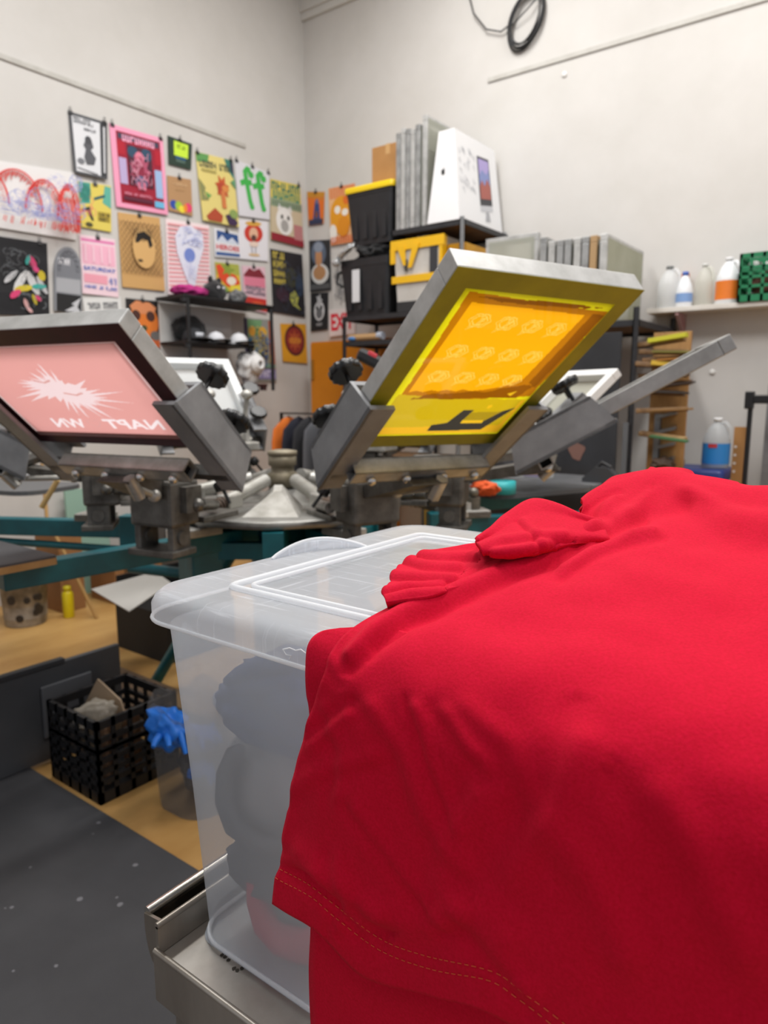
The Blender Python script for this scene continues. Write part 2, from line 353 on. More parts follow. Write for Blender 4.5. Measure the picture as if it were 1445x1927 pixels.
# 7 pink text poster
art = [('r', .03, .9, .97, .95, '#e383b4'), ('r', .05, .52, .95, .86, '#f2b6cb'), ('t', 'SATURDAY', .06, .41, .96, .48, '#3b62b5'), ('r', .06, .2, .7, .35, '#efa3b4'), ('t', 'MAY 20', .74, .2, .96, .32, '#6f83c4'), ('t', 'DOORS AT SEVEN', .06, .1, .96, .16, '#6f83c4')]
for k in range(4): art.append(('r', .1+.22*k, .56, .16+.22*k, .84, '#f5cbd9'))
poster('L', [(149, 441), (216, 451), (222, 560), (154, 552)], 'pale pink text poster with blue SATURDAY lettering', '#f0d3dc', art)
# 8 kraft poster with dark wavy hair
art = []
def clipseg(p, q, x0=0, x1=1, y0=.2, y1=.9):
    t0, t1 = 0, 1; d = (q[0]-p[0], q[1]-p[1])
    for a, b_, lo, hi in ((p[0], d[0], x0, x1), (p[1], d[1], y0, y1)):
        ta, tb = sorted(((lo-a)/b_, (hi-a)/b_)); t0 = max(t0, ta); t1 = min(t1, tb)
    return [(p[0]+d[0]*t0, p[1]+d[1]*t0), (p[0]+d[0]*t1, p[1]+d[1]*t1)] if t1 > t0+.02 else None
for k in range(-7, 10):
    for sg in (1, -1):
        x = .1*k if sg > 0 else 1-.1*k
        g = clipseg((x, .2), (x+sg*.8, .9))
        if g: art.append(('s', g, .012, '#7a5c3a'))
art += [('p', ell(.53, .55, .27, .27), '#d6ab6d'), ('p', [(.32, .62), (.38, .74), (.55, .78), (.7, .72), (.74, .6), (.66, .56), (.62, .66), (.5, .68), (.4, .62)], '#1c1612'), ('p', ell(.42, .38, .06, .02), '#3a2a1a')]
art += [('s', [(.33+.04*k, .66+.02*math.sin(k)), (.31+.045*k, .8+.01*(k % 3))], .014, '#1c1612') for k in range(10)]
poster('L', [(221, 399), (300, 410), (309, 548), (229, 540)], 'kraft brown poster with lattice pattern and black curved hair shape', '#cda165', art)
# 9 dark green with a neon square
art = [('r', .24, .38, .84, .9, '#c6e83c'), ('t', 'OPEN', .36, .66, .72, .8, '#6d8a1c'), ('r', .3, .28, .74, .36, '#2b5c86'), ('t', 'PRESS', .32, .17, .72, .24, '#6f8b80')]
poster('L', [(315, 255), (361, 271), (358, 320), (316, 309)], 'small dark green poster with a neon yellow square', '#22382c', art)
# 10 kraft with bright dots
art = [('p', ell(.22, .2, .16, .13), '#2d4aa3'), ('p', ell(.42, .19, .15, .13), '#9fc23c'), ('p', ell(.55, .12, .14, .1), '#ead63b'), ('p', ell(.82, .2, .16, .13), '#e33f6d'), ('p', ell(.7, .17, .08, .12), '#e8862e'), ('t', 'COLOR', .2, .76, .8, .84, '#d0ab80'), ('t', 'CARD', .3, .62, .7, .68, '#bf9768')]
poster('L', [(314, 330), (359, 338), (361, 407), (316, 396)], 'small kraft brown card with a row of bright colour dots', '#b28a60', art)
# 11 yellow palm poster
art = [('p', [(0, 1), (.35, 1), (.3, .88), (0, .86)], '#5f9a55'), ('p', [(.75, 1), (1, 1), (1, .7), (.85, .82)], '#3e7b6d'), ('p', [(.9, .96), (1, .96), (1, .78), (.92, .82)], '#262a44'), ('t', 'SUMMER LUAU', .06, .8, .9, .9, '#37443e'), ('t', 'FESTIVAL', .1, .73, .5, .78, '#a69a55'),
       ('p', [(0, .62), (.16, .5), (.1, .4), (.22, .32), (.02, .3)], '#8a8b58'), ('p', [(.12, .44), (.3, .4), (.2, .34)], '#6a9f56'), ('p', star(.62, .55, .2, .11, 7, .2), '#c3562d'), ('p', ell(.6, .52, .12, .1), '#b2442a'), ('p', ell(.7, .54, .1, .05), '#d68a47'),
       ('r', .56, .24, .68, .5, '#cf7a45'), ('p', [(.1, .08), (.35, .22), (.55, .12), (.5, .02), (.14, .02)], '#b04a2d'), ('p', [(.62, .14), (.8, .18), (.96, .06), (.9, 0), (.7, 0)], '#3f2a4c'), ('p', ell(.86, .18, .12, .07), '#8aa05a'), ('p', [(1, .72), (.86, .66), (1, .56)], '#62976c')]
poster('L', [(367, 285), (437, 302), (447, 428), (379, 415)], 'tall yellow poster with orange tropical figure and green corners', '#e0cf7e', art, clips=(.05, .95), tilt=.03)
# 12 two green letters
art = []
def eff(x):
    return [('s', [(x+.33, .88), (x+.24, .9), (x+.17, .84), (x+.2, .68), (x+.24, .5), (x+.28, .32), (x+.33, .2)], .13, '#3fae4c'), ('s', [(x+.02, .6), (x+.14, .65), (x+.3, .66), (x+.36, .68)], .105, '#3fae4c'), ('p', ell(x+.34, .82, .085, .07), '#3fae4c'), ('p', ell(x+.33, .2, .075, .055), '#3fae4c')]
art = eff(.1)+eff(.47)
poster('L', [(441, 300), (506, 325), (506, 414), (448, 406)], 'white hanging poster with two green ff letters', '#d8d7dc', art, clips=(.05, .5, .97))
# 13 pink pattern with a white and blue cone figure
art = [('r', .03, .05+.058*k, .97, .05+.058*k+.026, '#e7a0a5') for k in range(16)]
art += [('p', [(.18, .78), (.3, .92), (.55, .95), (.82, .86), (.84, .66), (.7, .4), (.6, .1), (.5, .08), (.36, .3), (.22, .56)], '#dfe0ee'), ('p', ell(.5, .54, .13, .1), '#7488cc')]+scribble(.5, .78, .28, .14, 34, .009, '#aab2dc', 11)+scribble(.5, .35, .12, .2, 20, .007, '#b9bfe2', 12)
poster('L', [(311, 411), (393, 424), (395, 554), (315, 554)], 'pink lattice poster with a pale blue cone shaped drawing', '#f0dedf', art)
# 14 blue and red card
art = [('r', .1, .55, .95, .93, '#2e5089'), ('p', [(.1, .55), (.3, .8), (.5, .6), (.7, .78), (.95, .55)], '#cfd6e4'), ('t', 'HEROES', .06, .26, .96, .46, '#cf4a4f'), ('r', .04, .06, .96, .18, '#3f5d94')]
poster('L', [(402, 428), (449, 440), (452, 487), (403, 483)], 'small blue and white card with red lettering', '#dfe0e4', art)
# 15 red circle figure
art = [('p', ell(.5, .67, .32, .24), '#c73a2c'), ('p', ell(.5, .92, .28, .06), '#d7a548'), ('p', ell(.5, .66, .15, .16), '#dfb394'), ('p', ell(.5, .56, .09, .08), '#5b3a34'), ('s', [(.42, .36), (.44, .14)], .04, '#a3a0a6'), ('s', [(.56, .36), (.55, .14)], .04, '#a3a0a6'), ('p', ell(.5, .13, .2, .035), '#d8b78a'), ('p', ell(.5, .4, .16, .07), '#e6cfc0')]
poster('L', [(448, 413), (503, 417), (503, 492), (449, 487)], 'white card with a red round head figure', '#e3e1e6', art)
# 16 green concert poster
art = [('r', 0, .7, 1, 1, '#d2c15e'), ('t', 'JUNGLE', .02, .84, .98, .97, '#2d6f5f'), ('t', 'REVUE', .06, .7, .96, .83, '#3a8069'), ('r', 0, .56, 1, .7, '#9aa889'), ('r', 0, .12, 1, .56, '#c6b79a'), ('p', ell(.42, .36, .26, .23), '#e6e5e2'), ('p', ell(.42, .28, .12, .1), '#a5a3a0'), ('p', ell(.34, .42, .04, .04), '#55534f'), ('p', ell(.54, .42, .04, .04), '#55534f'), ('r', 0, 0, 1, .13, '#8e1f2e'), ('r', .7, .1, .98, .34, '#b7797a'), ('p', [(.2, .52), (.24, .64), (.34, .57)], '#e6e5e2'), ('p', [(.52, .57), (.62, .64), (.66, .5)], '#e6e5e2')]
art += [('s', [(.04+.06*k, .58), (.06+.06*k, .68)], .02, '#4a6b5c') for k in range(16)]
poster('L', [(508, 336), (564, 349), (570, 467), (508, 451)], 'green and cream gig poster with a round white animal face', '#c9ba86', art, clips=(.95,))
# 17 orange chili
art = [('r', 0, .6, 1, 1, '#a8ac4c'), ('p', [(.02, .9), (.2, .95), (.4, .7), (.8, .6), (.98, .3), (.7, .1), (.4, .2), (.1, .5)], '#dd4a25'), ('p', ell(.62, .38, .2, .15), '#e9dfcf'), ('r', .55, .02, .98, .22, '#e5d23e'), ('p', [(.1, 0), (.5, 0), (.35, .2), (.1, .3)], '#7c9e45'), ('p', star(.5, .78, .3, .12, 5), '#8a9a3b')]
poster('L', [(404, 493), (449, 498), (452, 548), (408, 550)], 'small orange and green chili coloured poster', '#d9b63c', art)
# 18 pink red house
art = [('p', [(.05, .8), (.3, .96), (.5, .9), (.75, .96), (.97, .8), (.97, .68), (.05, .68)], '#7f2531'), ('r', .05, .55, .97, .76, '#dc7f96'), ('t', 'MARKET', .08, .46, .94, .56, '#5b5463'), ('t', 'CHANDLER', .06, .36, .96, .44, '#5b5463'), ('r', .03, .03, .98, .3, '#c33228'), ('p', ell(.6, .14, .3, .08), '#d9562c')]
poster('L', [(455, 500), (498, 503), (501, 590), (459, 581)], 'tall pink and red poster beside the dark lettered one', '#dfb9c4', art)
# 19 dark poster
art = [('t', 'OPEN', .05, .86, .42, .97, '#c6b451'), ('t', 'TAKEN', .05, .72, .45, .83, '#c6b451'), ('t', 'HERE', .05, .58, .42, .69, '#c6b451'), ('t', 'LIVE', .05, .46, .42, .55, '#c6b451'), ('p', ell(.6, .6, .18, .16), '#3a3b2c'), ('p', [(.55, .34), (.68, .4), (.8, .3), (.74, .18), (.86, .1), (.6, .16), (.52, .26)], '#b6b957'), ('p', ell(.85, .5, .12, .18), '#2d3c53'), ('p', ell(.3, .3, .2, .12), '#3a2230')]
art += scribble(.55, .45, .42, .4, 40, .012, '#3f4557', 21)
poster('L', [(508, 468), (568, 479), (573, 597), (513, 587)], 'black poster with yellow block lettering near the corner', '#1f1d22', art, clips=())
# 20 colourful lower poster
art = [('r', .0, .0, .08, 1, '#463a63'), ('r', .82, .2, 1, .98, '#b06046'), ('p', [(.1, .98), (.6, .98), (.5, .75), (.1, .7)], '#6f9a6c'), ('p', ell(.24, .8, .12, .08), '#dda23b'), ('p', ell(.6, .78, .14, .1), '#d8a437'), ('p', [(.1, .68), (.45, .7), (.4, .5), (.14, .52)], '#487fa0'), ('p', [(.6, .7), (.75, .5), (.7, .34), (.55, .42)], '#3a2f55'), ('p', [(.1, .5), (.5, .46), (.46, .3), (.12, .3)], '#5a8c63'), ('r', .1, .04, .98, .2, '#8f88b5'), ('t', 'CORNER', .14, .07, .94, .18, '#cfcbe4'), ('r', .08, .22, .98, .28, '#7a9a86')]
art += scribble(.45, .6, .34, .3, 30, .02, '#c7b56a', 31)+scribble(.45, .5, .34, .3, 18, .02, '#4a6fa0', 32)
poster('L', [(459, 598), (513, 602), (519, 718), (463, 717)], 'multicoloured purple edged poster low on the wall behind the cap shelf', '#8d8f8a', art, clips=())
# 21 orange with a dark disc
art = [('p', ell(.52, .57, .4, .4, 28), '#5a1f1c'), ('p', ell(.52, .57, .33, .33, 28), '#8c2a20'), ('p', star(.52, .57, .28, .16, 8), '#b0502a'), ('t', 'BURGER', .3, .5, .76, .64, '#d98d2c')]
poster('L', [(527, 609), (575, 610), (577, 684), (531, 680)], 'golden yellow cloth poster with a dark red disc, lowest near the corner', '#d99a1e', art)
# 22 orange face
art = [('p', ell(.5, .55, .42, .38), '#e07a2c'), ('p', [(.1, .85), (.3, .97), (.7, .95), (.9, .85), (.8, .7), (.2, .7)], '#d98b5c'), ('p', ell(.27, .66, .13, .11), '#4a2a22'), ('p', ell(.7, .66, .13, .11), '#4a2a22'), ('p', ell(.48, .4, .09, .06), '#3d4a2c'), ('r', .56, .0, 1, .18, '#c8612c'), ('p', ell(.8, .25, .16, .1), '#6d6a68')]
poster('L', [(236, 561), (298, 567), (306, 655), (240, 650)], 'black poster with a big orange mask like face', '#211c1c', art)
# 23 script strip
art = [('t', 'Laugh Lounge', .1, .3, .9, .7, '#4b4b50')]
poster('L', [(155, 561), (226, 558), (229, 592), (158, 592)], 'white strip with dark script under the pink SATURDAY poster', '#dcdcda', art, clips=())
# right wall
art = [('r', 0, .84, 1, 1, '#c98a2b'), ('p', [(.05, .2), (.95, .2), (.95, .72), (.05, .8)], '#e06f24'), ('p', [(.3, .1), (.8, .1), (.72, .6), (.6, .78), (.45, .7)], '#39477c'), ('p', ell(.57, .7, .1, .08), '#6c6a8c'), ('r', .05, .0, .95, .16, '#2d3350'), ('p', star(.55, .3, .16, .08, 6), '#7b4a44')]
poster('R', [(578, 361), (611, 361), (610, 421), (582, 425)], 'small orange and navy poster beside the room corner on the right wall', '#d2792a', art)
art = [('r', .05+.1*k, .8, .1+.1*k, 1, '#d9652a') for k in range(10)]+[('p', ell(.5, .5, .45, .33), '#e39a1c'), ('p', ell(.35, .6, .12, .07), '#efe9df'), ('p', ell(.65, .54, .13, .06), '#efe9df'), ('p', ell(.15, .2, .16, .16), '#ece7e0'), ('p', ell(.7, .75, .12, .08), '#e06f22'), ('p', ell(.6, .3, .25, .18), '#dd8c17')]
art += [('r', .05+.1*k, 0, .1+.1*k, .14, '#d9652a') for k in range(10)]
poster('R', [(618, 355), (668, 345), (666, 456), (624, 463)], 'orange and yellow striped poster half hidden by the black tote', '#e9b98a', art)
art = [('p', ell(.45, .75, .36, .24), '#5e6a7c'), ('p', ell(.45, .66, .16, .22), '#c58f63'), ('p', ell(.45, .86, .22, .1), '#8d97a6'), ('p', ell(.5, .34, .42, .2), '#d9d9d6'), ('p', ell(.48, .36, .3, .14), '#b98a5f'), ('r', .38, .4, .54, .55, '#bd8a60'), ('r', .04, .04, .96, .14, '#57585a')]
poster('R', [(582, 453), (621, 451), (624, 546), (585, 550)], 'black poster with a tan profile head and white oval', '#2a2b2e', art, clips=())
art = [('p', ell(.5, .52, .3, .26), '#cfd0d2'), ('p', ell(.5, .45, .18, .14), '#6a6b6e'), ('p', ell(.38, .6, .07, .06), '#2a2a2c'), ('p', ell(.62, .6, .07, .06), '#2a2a2c'), ('p', star(.5, .8, .2, .1, 5), '#b8b9bb'), ('t', 'BREW', .32, .12, .68, .2, '#a9aaac')]
poster('R', [(585, 552), (618, 550), (618, 620), (586, 624)], 'small black poster with a pale skull like emblem above the orange cabinet', '#1d1d20', art, clips=())
art = scribble(.5, .5, .4, .42, 60, .02, '#8c8c8e', 41)
poster('R', [(625, 470), (652, 467), (654, 580), (628, 583)], 'pale grey line drawing sheet behind the lower black tote', '#d2d0cc', art, clips=())
art = [('t', 'EXIT', .08, .2, .95, .84, '#e2253c')]
poster('R', [(621, 584), (670, 579), (670, 628), (623, 634)], 'white sign with red EXIT letters above the orange cabinet', '#e9dedc', art, 'exit_sign', (), .02, 0, 'sign', .3)
# ------------------------------------------------------------------ storage rack on the right wall
BLK = M('#1b1b1d', .45, wear='#2a2a2d', amt=.4, scale=12)
BLKP = M('#17181a', .42, wear='#222326', amt=.4, scale=9)
WOODSH = M('#8a6a48', .7, wear='#6b5036', amt=.5, scale=6, stretch=(1, 6, 6))
GREYST = M('#8d8f91', .4, .5)
def post(mb, x, y, z0, z1, w=.032):
    mb.box((x-w/2, y-.004, z0), (x+w/2, y+.004, z1)).box((x-w/2, y-.004, z0), (x-w/2+.006, y+w, z1))
    z = z0+.03
    while z < z1-.02:
        mb.box((x-.005, y-.006, z), (x+.007, y-.004, z+.018)); z += .05
rackA = thing('storage_rack', 'tall black steel rack against the right wall carrying black totes and white computer box', 'rack', (-3.2, 4.62, 0))
def loc(o, p): return Vector(p)-o.location
def shelf_part(root, name, x0, x1, y0, y1, z, board=WOODSH):
    b = MB().box((x0, y0, z-.035), (x1, y0+.012, z)).box((x0, y1-.012, z-.035), (x1, y1, z)).box((x0, y0, z-.035), (x0+.012, y1, z)).box((x1-.012, y0, z-.035), (x1, y1, z))
    b.v = [v-root.location for v in b.v]; s = b.build(name, BLK, root)
    d = MB().box((x0+.012, y0+.012, z-.012), (x1-.012, y1-.012, z-.002)); d.v = [v-root.location for v in d.v]; d.build('shelf_board', board, s)
XA0, XA1, XAm, YA0, YA1 = -3.70, -2.617, -3.235, 4.40, 5.04
shelf_part(rackA, 'shelf', XAm, XA1, YA0, YA1, 2.545)
for z in (1.965, 1.775, .9): shelf_part(rackA, 'shelf', XA0, XA1, YA0, 4.84, z)
for (x, z, yb) in ((XA0, 1.963, 4.81), (XA1, 2.56, YA1-.03)):
    for y in (YA0-.006, yb):
        b = MB(); post(b, x-.016 if x > -3 else x+.016, y, 0, z); b.v = [v-rackA.location for v in b.v]; b.build('upright', GREYST if x > -3 else BLK, rackA)
b = MB(); post(b, XAm+.016, YA1-.03, 0, 2.55); b.v = [v-rackA.location for v in b.v]; b.build('upright', BLK, rackA)
# computer box: tapered, apple shaped mark on the narrow face, picture on the wide face
PAPER = M('#e9e9ea', .45)
cb = thing('computer_box', 'white tapered desktop computer box with carry logo on the top shelf of the rack', 'box', (-2.785, 4.72, 2.547))
D0, D1 = -.325, .30     # along the wall depth (y)
w0, w1, hh = .132, .062, .60
b = MB(); b.hexa([(-w0, D0, 0), (w0, D0, 0), (w0, D1, 0), (-w0, D1, 0), (-w1, D0+.03, hh), (w1, D0+.03, hh), (w1, D1-.03, hh), (-w1, D1-.03, hh)], PAPER)
b.build('carton', None, cb)
def face(u, v, d=.0015):   # wide face (+x): u along y, v up
    lo = Vector((w0, D0, 0)).lerp(Vector((w0, D1, 0)), u); hi = Vector((w1, D0+.03, hh)).lerp(Vector((w1, D1-.03, hh)), u)
    return lo.lerp(hi, v)+Vector((d, 0, d*.1))
b = MB()
def fq(pts, col, d): b.add([face(u, v, d) for u, v in pts], [tuple(range(len(pts)))], M(col, .35))
fq([(.50, .25), (.80, .30), (.80, .84), (.50, .82)], '#2b2c33', .0015)
fq([(.52, .33), (.78, .37), (.78, .81), (.52, .795)], '#7f8cc0', .0022)
fq([(.52, .33), (.78, .37), (.78, .52), (.72, .6), (.64, .5), (.58, .56), (.52, .48)], '#a5564a', .003)
fq([(.52, .6), (.6, .68), (.7, .64), (.78, .72), (.78, .81), (.52, .795)], '#a99bd0', .0028)
fq([(.50, .18), (.80, .235), (.80, .3), (.50, .25)], '#c3c4c8', .002)
fq([(.60, .08), (.72, .1), (.70, .21), (.63, .2)], '#a9aaae', .0022)
b.build('product_picture', None, cb)
b = MB()
r_ = random.Random(5)
for k in range(26):
    u = r_.uniform(.06, .4); v = .35+.5*r_.random(); L = .05
    pts = [(u+i*.012, v+.03*math.sin(i*2+k)+(-.008*i)) for i in range(5)]
    for q in stroke(pts, .008): b.add([face(u_, v_, .0015) for u_, v_ in q], [(0, 1, 2, 3)])
b.build('handwriting', M('#b3b5ba', .5), cb)
def narrow(u, v, d=.0015): 
    lo = Vector((-w0, D0, 0)).lerp(Vector((w0, D0, 0)), u); hi = Vector((-w1, D0+.03, hh)).lerp(Vector((w1, D0+.03, hh)), u)
    return lo.lerp(hi, v)+Vector((0, -d, 0))
ap = [(0, -.5), (.18, -.56), (.36, -.42), (.48, -.16), (.38, .02), (.4, .22), (.5, .33), (.34, .46), (.12, .4), (0, .36), (-.14, .41), (-.36, .44), (-.5, .2), (-.46, -.12), (-.32, -.44), (-.14, -.56)]
b = MB(); b.add([narrow(.42+.16*x, .55+.065*y) for x, y in ap], [tuple(range(len(ap)))])
lf = [(0, .5), (.03, .68), (.2, .86), (.22, .7), (.12, .54)]; b.add([narrow(.42+.16*x, .55+.065*y) for x, y in lf], [tuple(range(5))])
b.build('fruit_logo', M('#1a1a1c', .4), cb)
# framed printing screens standing on the top shelf
ALU = M('#b9bab9', .42, .55, wear='#8f908f', amt=.55, scale=14)
ALUL = M('#d0d0ce', .45, .35, wear='#aaaaa7', amt=.55, scale=11)
MESH = film('#cfd0c4', .35, .6)
def screen_frame(name, label, W, L, th, bar, mat, meshmat, cat='screen', group=None):
    """frame lying in its x-y plane, underside at z = 0"""
    root = thing(name, label, cat, group=group)
    b = MB()
    b.box((0, -W/2, 0), (bar, W/2, th), bev=.003).box((L-bar, -W/2, 0), (L, W/2, th), bev=.003).box((bar, -W/2, 0), (L-bar, -W/2+bar, th), bev=.003).box((bar, W/2-bar, 0), (L-bar, W/2, th), bev=.003)
    b.build('frame', mat, root)
    if meshmat: MB().box((bar*.5, -W/2+bar*.5, -.0012), (L-bar*.5, W/2-bar*.5, -.0004)).build('mesh_panel', meshmat, root)
    return root
def stand(root, x, y, z, lean=0):     # stand a screen on edge, its face towards +x, its length upward
    root.matrix_world = Matrix.Translation((x, y, z)) @ Matrix.Rotation(lean, 4, 'Y') @ Matrix.Rotation(-PI/2, 4, 'Y')
xs = [-3.19, -3.148, -3.106, -3.064, -3.022, -2.975]
lab = ['first upright printing screen from the left on the top shelf', 'second upright printing screen from the left on the top shelf', 'third upright printing screen from the left on the top shelf', 'fourth upright printing screen from the left on the top shelf', 'fifth upright printing screen from the left on the top shelf', 'tallest upright printing screen, directly behind the white computer box']
for i, x in enumerate(xs):
    L = .66+.012*((i*5) % 3) if i < 5 else .74
    s = screen_frame('printing_screen', lab[i], .56, L, .036, .036, ALUL if i % 2 else ALU, MESH, 'screen', 'printing screens standing on the rack top shelf')
    stand(s, x+.018, 4.70 if i < 5 else 4.72, 2.548)
# black totes
def tote_black(name, label, loc_, wb, wt, d, h, lid=None, cat='tote', lidmat=None):
    r = thing(name, label, cat, loc_)
    b = MB(); L = []
    for z, k in ((0, 0), (.01, .03), (h*.86, .86), (h*.865, .93), (h, 1.0)):
        w = wb+(wt-wb)*k; dd = d*(.86+.14*k); L.append([(x, y, z) for x, y in rpoly(-w/2, -dd/2, w/2, dd/2, .03)])
    loft(b, L, None, True, True, False)
    for k in range(4):
        x = -wb/2*.7+k*wb*.7/3
        b.box((x-.02, -d*.47, h*.1), (x+.02, -d*.43, h*.84))
    b.build('bin', BLKP, r)
    if lid:
        b = MB(); L = []
        for z, k in ((h-.03, 1.04), (h+.0, 1.06), (h+.012, 1.03), (h+.022, .9)):
            L.append([(x*k, y*k, z) for x, y in rpoly(-wt/2, -d/2, wt/2, d/2, .03)])
        loft(b, L); b.build('lid', lidmat, r)
    return r
t2 = tote_black('black_tote', 'black plastic tote with white label on the rack, below the yellow lidded one', (-3.505, 4.66, 1.967), .42, .48, .5, .42, None)
b = MB().box((-.10, -.262, .1), (-.03, -.256, .34)); b.build('label_sticker', M('#d6d7d9', .5), t2)
for k in range(9): MB().box((-.09, -.2635, .13+.02*k), (-.045-.01*(k % 2), -.262, .137+.02*k)).build('print_line', M('#77797c', .5), kids(t2)[-1]) if k < 0 else None
b = MB(); b.tube([(-.215, -.2, .36), (-.27, -.23, .33), (-.27, -.24, .26), (-.225, -.22, .23)], .012, 8); b.build('handle', BLKP, t2)
b = MB().blob((0, 0, 0), (.185, .2, .075), .5, 3.4, 5, floor=-.05, top=.052); 
o = b.build('black_cloth_bundle', M('#121214', .8, sheen=.3), None, (-3.49, 4.64, 2.440)); tag(o, 'crumpled black cloth bundle stuffed between the two stacked black totes', 'cloth')
b = MB().blob((0, 0, 0), (.09, .03, .02), .4, 3, 8, T=Matrix.Rotation(-.55, 4, 'Y')); b.blob((-.09, 0, -.07), (.035, .03, .03), .3, 3, 9)
o = b.build('foil_wrapper', M('#c9ccce', .25, .6), None, (-3.64, 4.36, 2.44)); tag(o, 'shiny silver foil strip hanging out over the labelled black tote', 'foil')
t1 = tote_black('black_tote', 'black plastic tote with bright yellow lid, top of the stack', (-3.485, 4.68, 2.497), .385, .45, .46, .41, True, lidmat=M('#e8c70f', .4))
c1 = thing('cardboard_box', 'plain brown cardboard box on top of the yellow lidded tote', 'box', (-3.37, 4.66, 2.932)); CARD = M('#b98a55', .8, wear='#aa7c49', amt=.4, scale=5)
MB().box((-.15, -.12, 0), (.13, .2, .27), bev=.004).build('carton', CARD, c1); MB().box((-.02, -.121, .2), (.02, .2, .272)).build('packing_tape', M('#c29a66', .3), c1)
# white bin strapped with yellow tape
yb = thing('taped_bin', 'white and black bin wrapped in yellow tape on the rack lower shelf', 'bin', (-3.012, 4.66, 1.967))
b = MB(); b.hexa([(-.165, -.25, 0), (.185, -.25, 0), (.185, .25, 0), (-.165, .25, 0), (-.2, -.26, .5), (.21, -.26, .5), (.21, .26, .5), (-.2, .26, .5)]); b.build('bin', M('#d3d0cb', .5, wear='#bdb9b2', amt=.4, scale=6), yb)
MB().box((-.17, -.258, -.0), (.19, .25, .07)).build('base_band', M('#2a2b2d', .5), yb); MB().box((.12, -.268, .08), (.18, -.25, .46)).build('side_band', M('#333438', .5), yb)
b = MB(); YT = M('#e8b514', .4)
b.box((-.22, -.272, .43), (.24, -.262, .50)).box((-.21, -.27, .2), (.17, -.255, .25)).box((-.22, -.275, .34), (-.18, -.26, .45)).box((.21, -.26, .1), (.222, -.2, .5)).box((.2, -.27, .15), (.225, -.262, .5))
b.hexa([(-.06, -.28, .3), (-.03, -.28, .3), (-.03, -.27, .3), (-.06, -.27, .3), (-.02, -.28, .46), (.04, -.28, .46), (.04, -.27, .46), (-.02, -.27, .46)]); b.hexa([(-.10, -.279, .32), (-.08, -.279, .32), (-.08, -.27, .32), (-.10, -.27, .32), (-.16, -.279, .46), (-.09, -.279, .46), (-.09, -.27, .46), (-.16, -.27, .46)])
b.build('yellow_tape', YT, yb)
b = MB()
for k in range(4): b.tube([(-.08+.013*math.cos(a), -.272, .29+.02*k+.008*math.sin(a)) for a in [i*PI/4 for i in range(8)]], .004, 6, closed=True)
b.build('chain', M('#222225', .5), yb)
b = MB(); b.blob((0, 0, 0), (.13, .12, .022), .5, 4, 3); o = b.build('plastic_sheet', film('#e2e0da', .2), None, (-3.07, 4.62, 2.49)); tag(o, 'crumpled clear plastic sheet on top of the yellow taped bin', 'sheet')
o = MB().box((-.075, -.2, 0), (.075, .2, .44), bev=.006).build('yellow_crate', M('#d79f17', .5, wear='#b9830c', amt=.4, scale=8), None, (-2.715, 4.66, 1.967)); tag(o, 'deep yellow box behind the rack post under the top shelf', 'box')
# bits on the third shelf
for (nm, lb, x, z, r, L, col) in (('rolled_paper', 'tan rolled paper lying on the narrow rack shelf under the black tote', -3.52, 1.805, .028, .3, '#b79266'), ('rolled_paper', 'yellow tape roll core on the narrow rack shelf', -3.62, 1.80, .022, .1, '#d2a52c'), ('rolled_paper', 'pale roll end beside the tan roll on the narrow shelf', -3.37, 1.81, .03, .05, '#a9b0bd')):
    b = MB(); b.cyl((-L/2, 0, 0), (L/2, 0, 0), r, 16); b.cyl((L/2, 0, 0), (L/2+.002, 0, 0), r*.6, 16, M('#5d4a37', .7)) if 0 else None
    tag(b.build(nm, M(col, .6), None, (x, 4.45, z)), lb, 'roll')
tag(MB().blob((0, 0, 0), (.035, .04, .018), .2, 3, 2).build('blue_rag', M('#4a7db5', .8), None, (-3.63, 4.43, 1.795)), 'little blue rag at the left end of the narrow rack shelf', 'rag')
# orange cabinet in the corner
oc = thing('storage_cabinet', 'orange metal cabinet standing in the room corner under the EXIT sign', 'cabinet', (-4.27, 4.965, 0)); OR = M('#dd8a12', .45, wear='#cf7d0d', amt=.3, scale=3)
MB().box((-.22, -.08, 0), (.65, .1, 1.835), bev=.004).build('body', OR, oc)
MB().box((-.21, -.097, .06), (.20, -.081, 1.82), bev=.003).build('door', OR, oc); MB().box((.21, -.097, .06), (.64, -.081, 1.82), bev=.003).build('door', OR, oc)
MB().box((-.20, -.11, 1.5), (-.17, -.097, 1.68), bev=.003).build('handle', M('#b8873a', .3, .5), kids(oc)[1])
# ------------------------------------------------------------------ second rack
XB, YB0 = -1.359, 4.26
rackB = thing('storage_rack', 'low black rack right of the press carrying leaning grey screens', 'rack', (-1.9, 4.65, 0))
shelf_part(rackB, 'shelf', -2.45, XB, YB0, 5.04, 1.79); shelf_part(rackB, 'shelf', -2.45, XB, YB0, 5.04, .5)
for x in (-2.45+.016, XB-.016):
    for y in (YB0-.006, 5.01):
        b = MB(); post(b, x, y, 0, 1.86); b.v = [v-rackB.location for v in b.v]; b.build('upright', BLK, rackB)
b = MB(); b.box((XB-.05, YB0-.03, 0), (XB-.02, YB0-.015, 1.2)); b.v = [v-rackB.location for v in b.v]; b.build('front_strut', M('#77797c', .4, .5), rackB)
DK = M('#35363a', .55, wear='#202124', amt=.6, scale=2.2)
dc = thing('stained_board', 'big stained dark grey board standing before the low rack', 'board', (-1.9, 4.22, 0))
MB().box((-.5, -.01, 0), (.46, .01, 1.72), bev=.002).build('sheet', DK, dc)
b = MB()
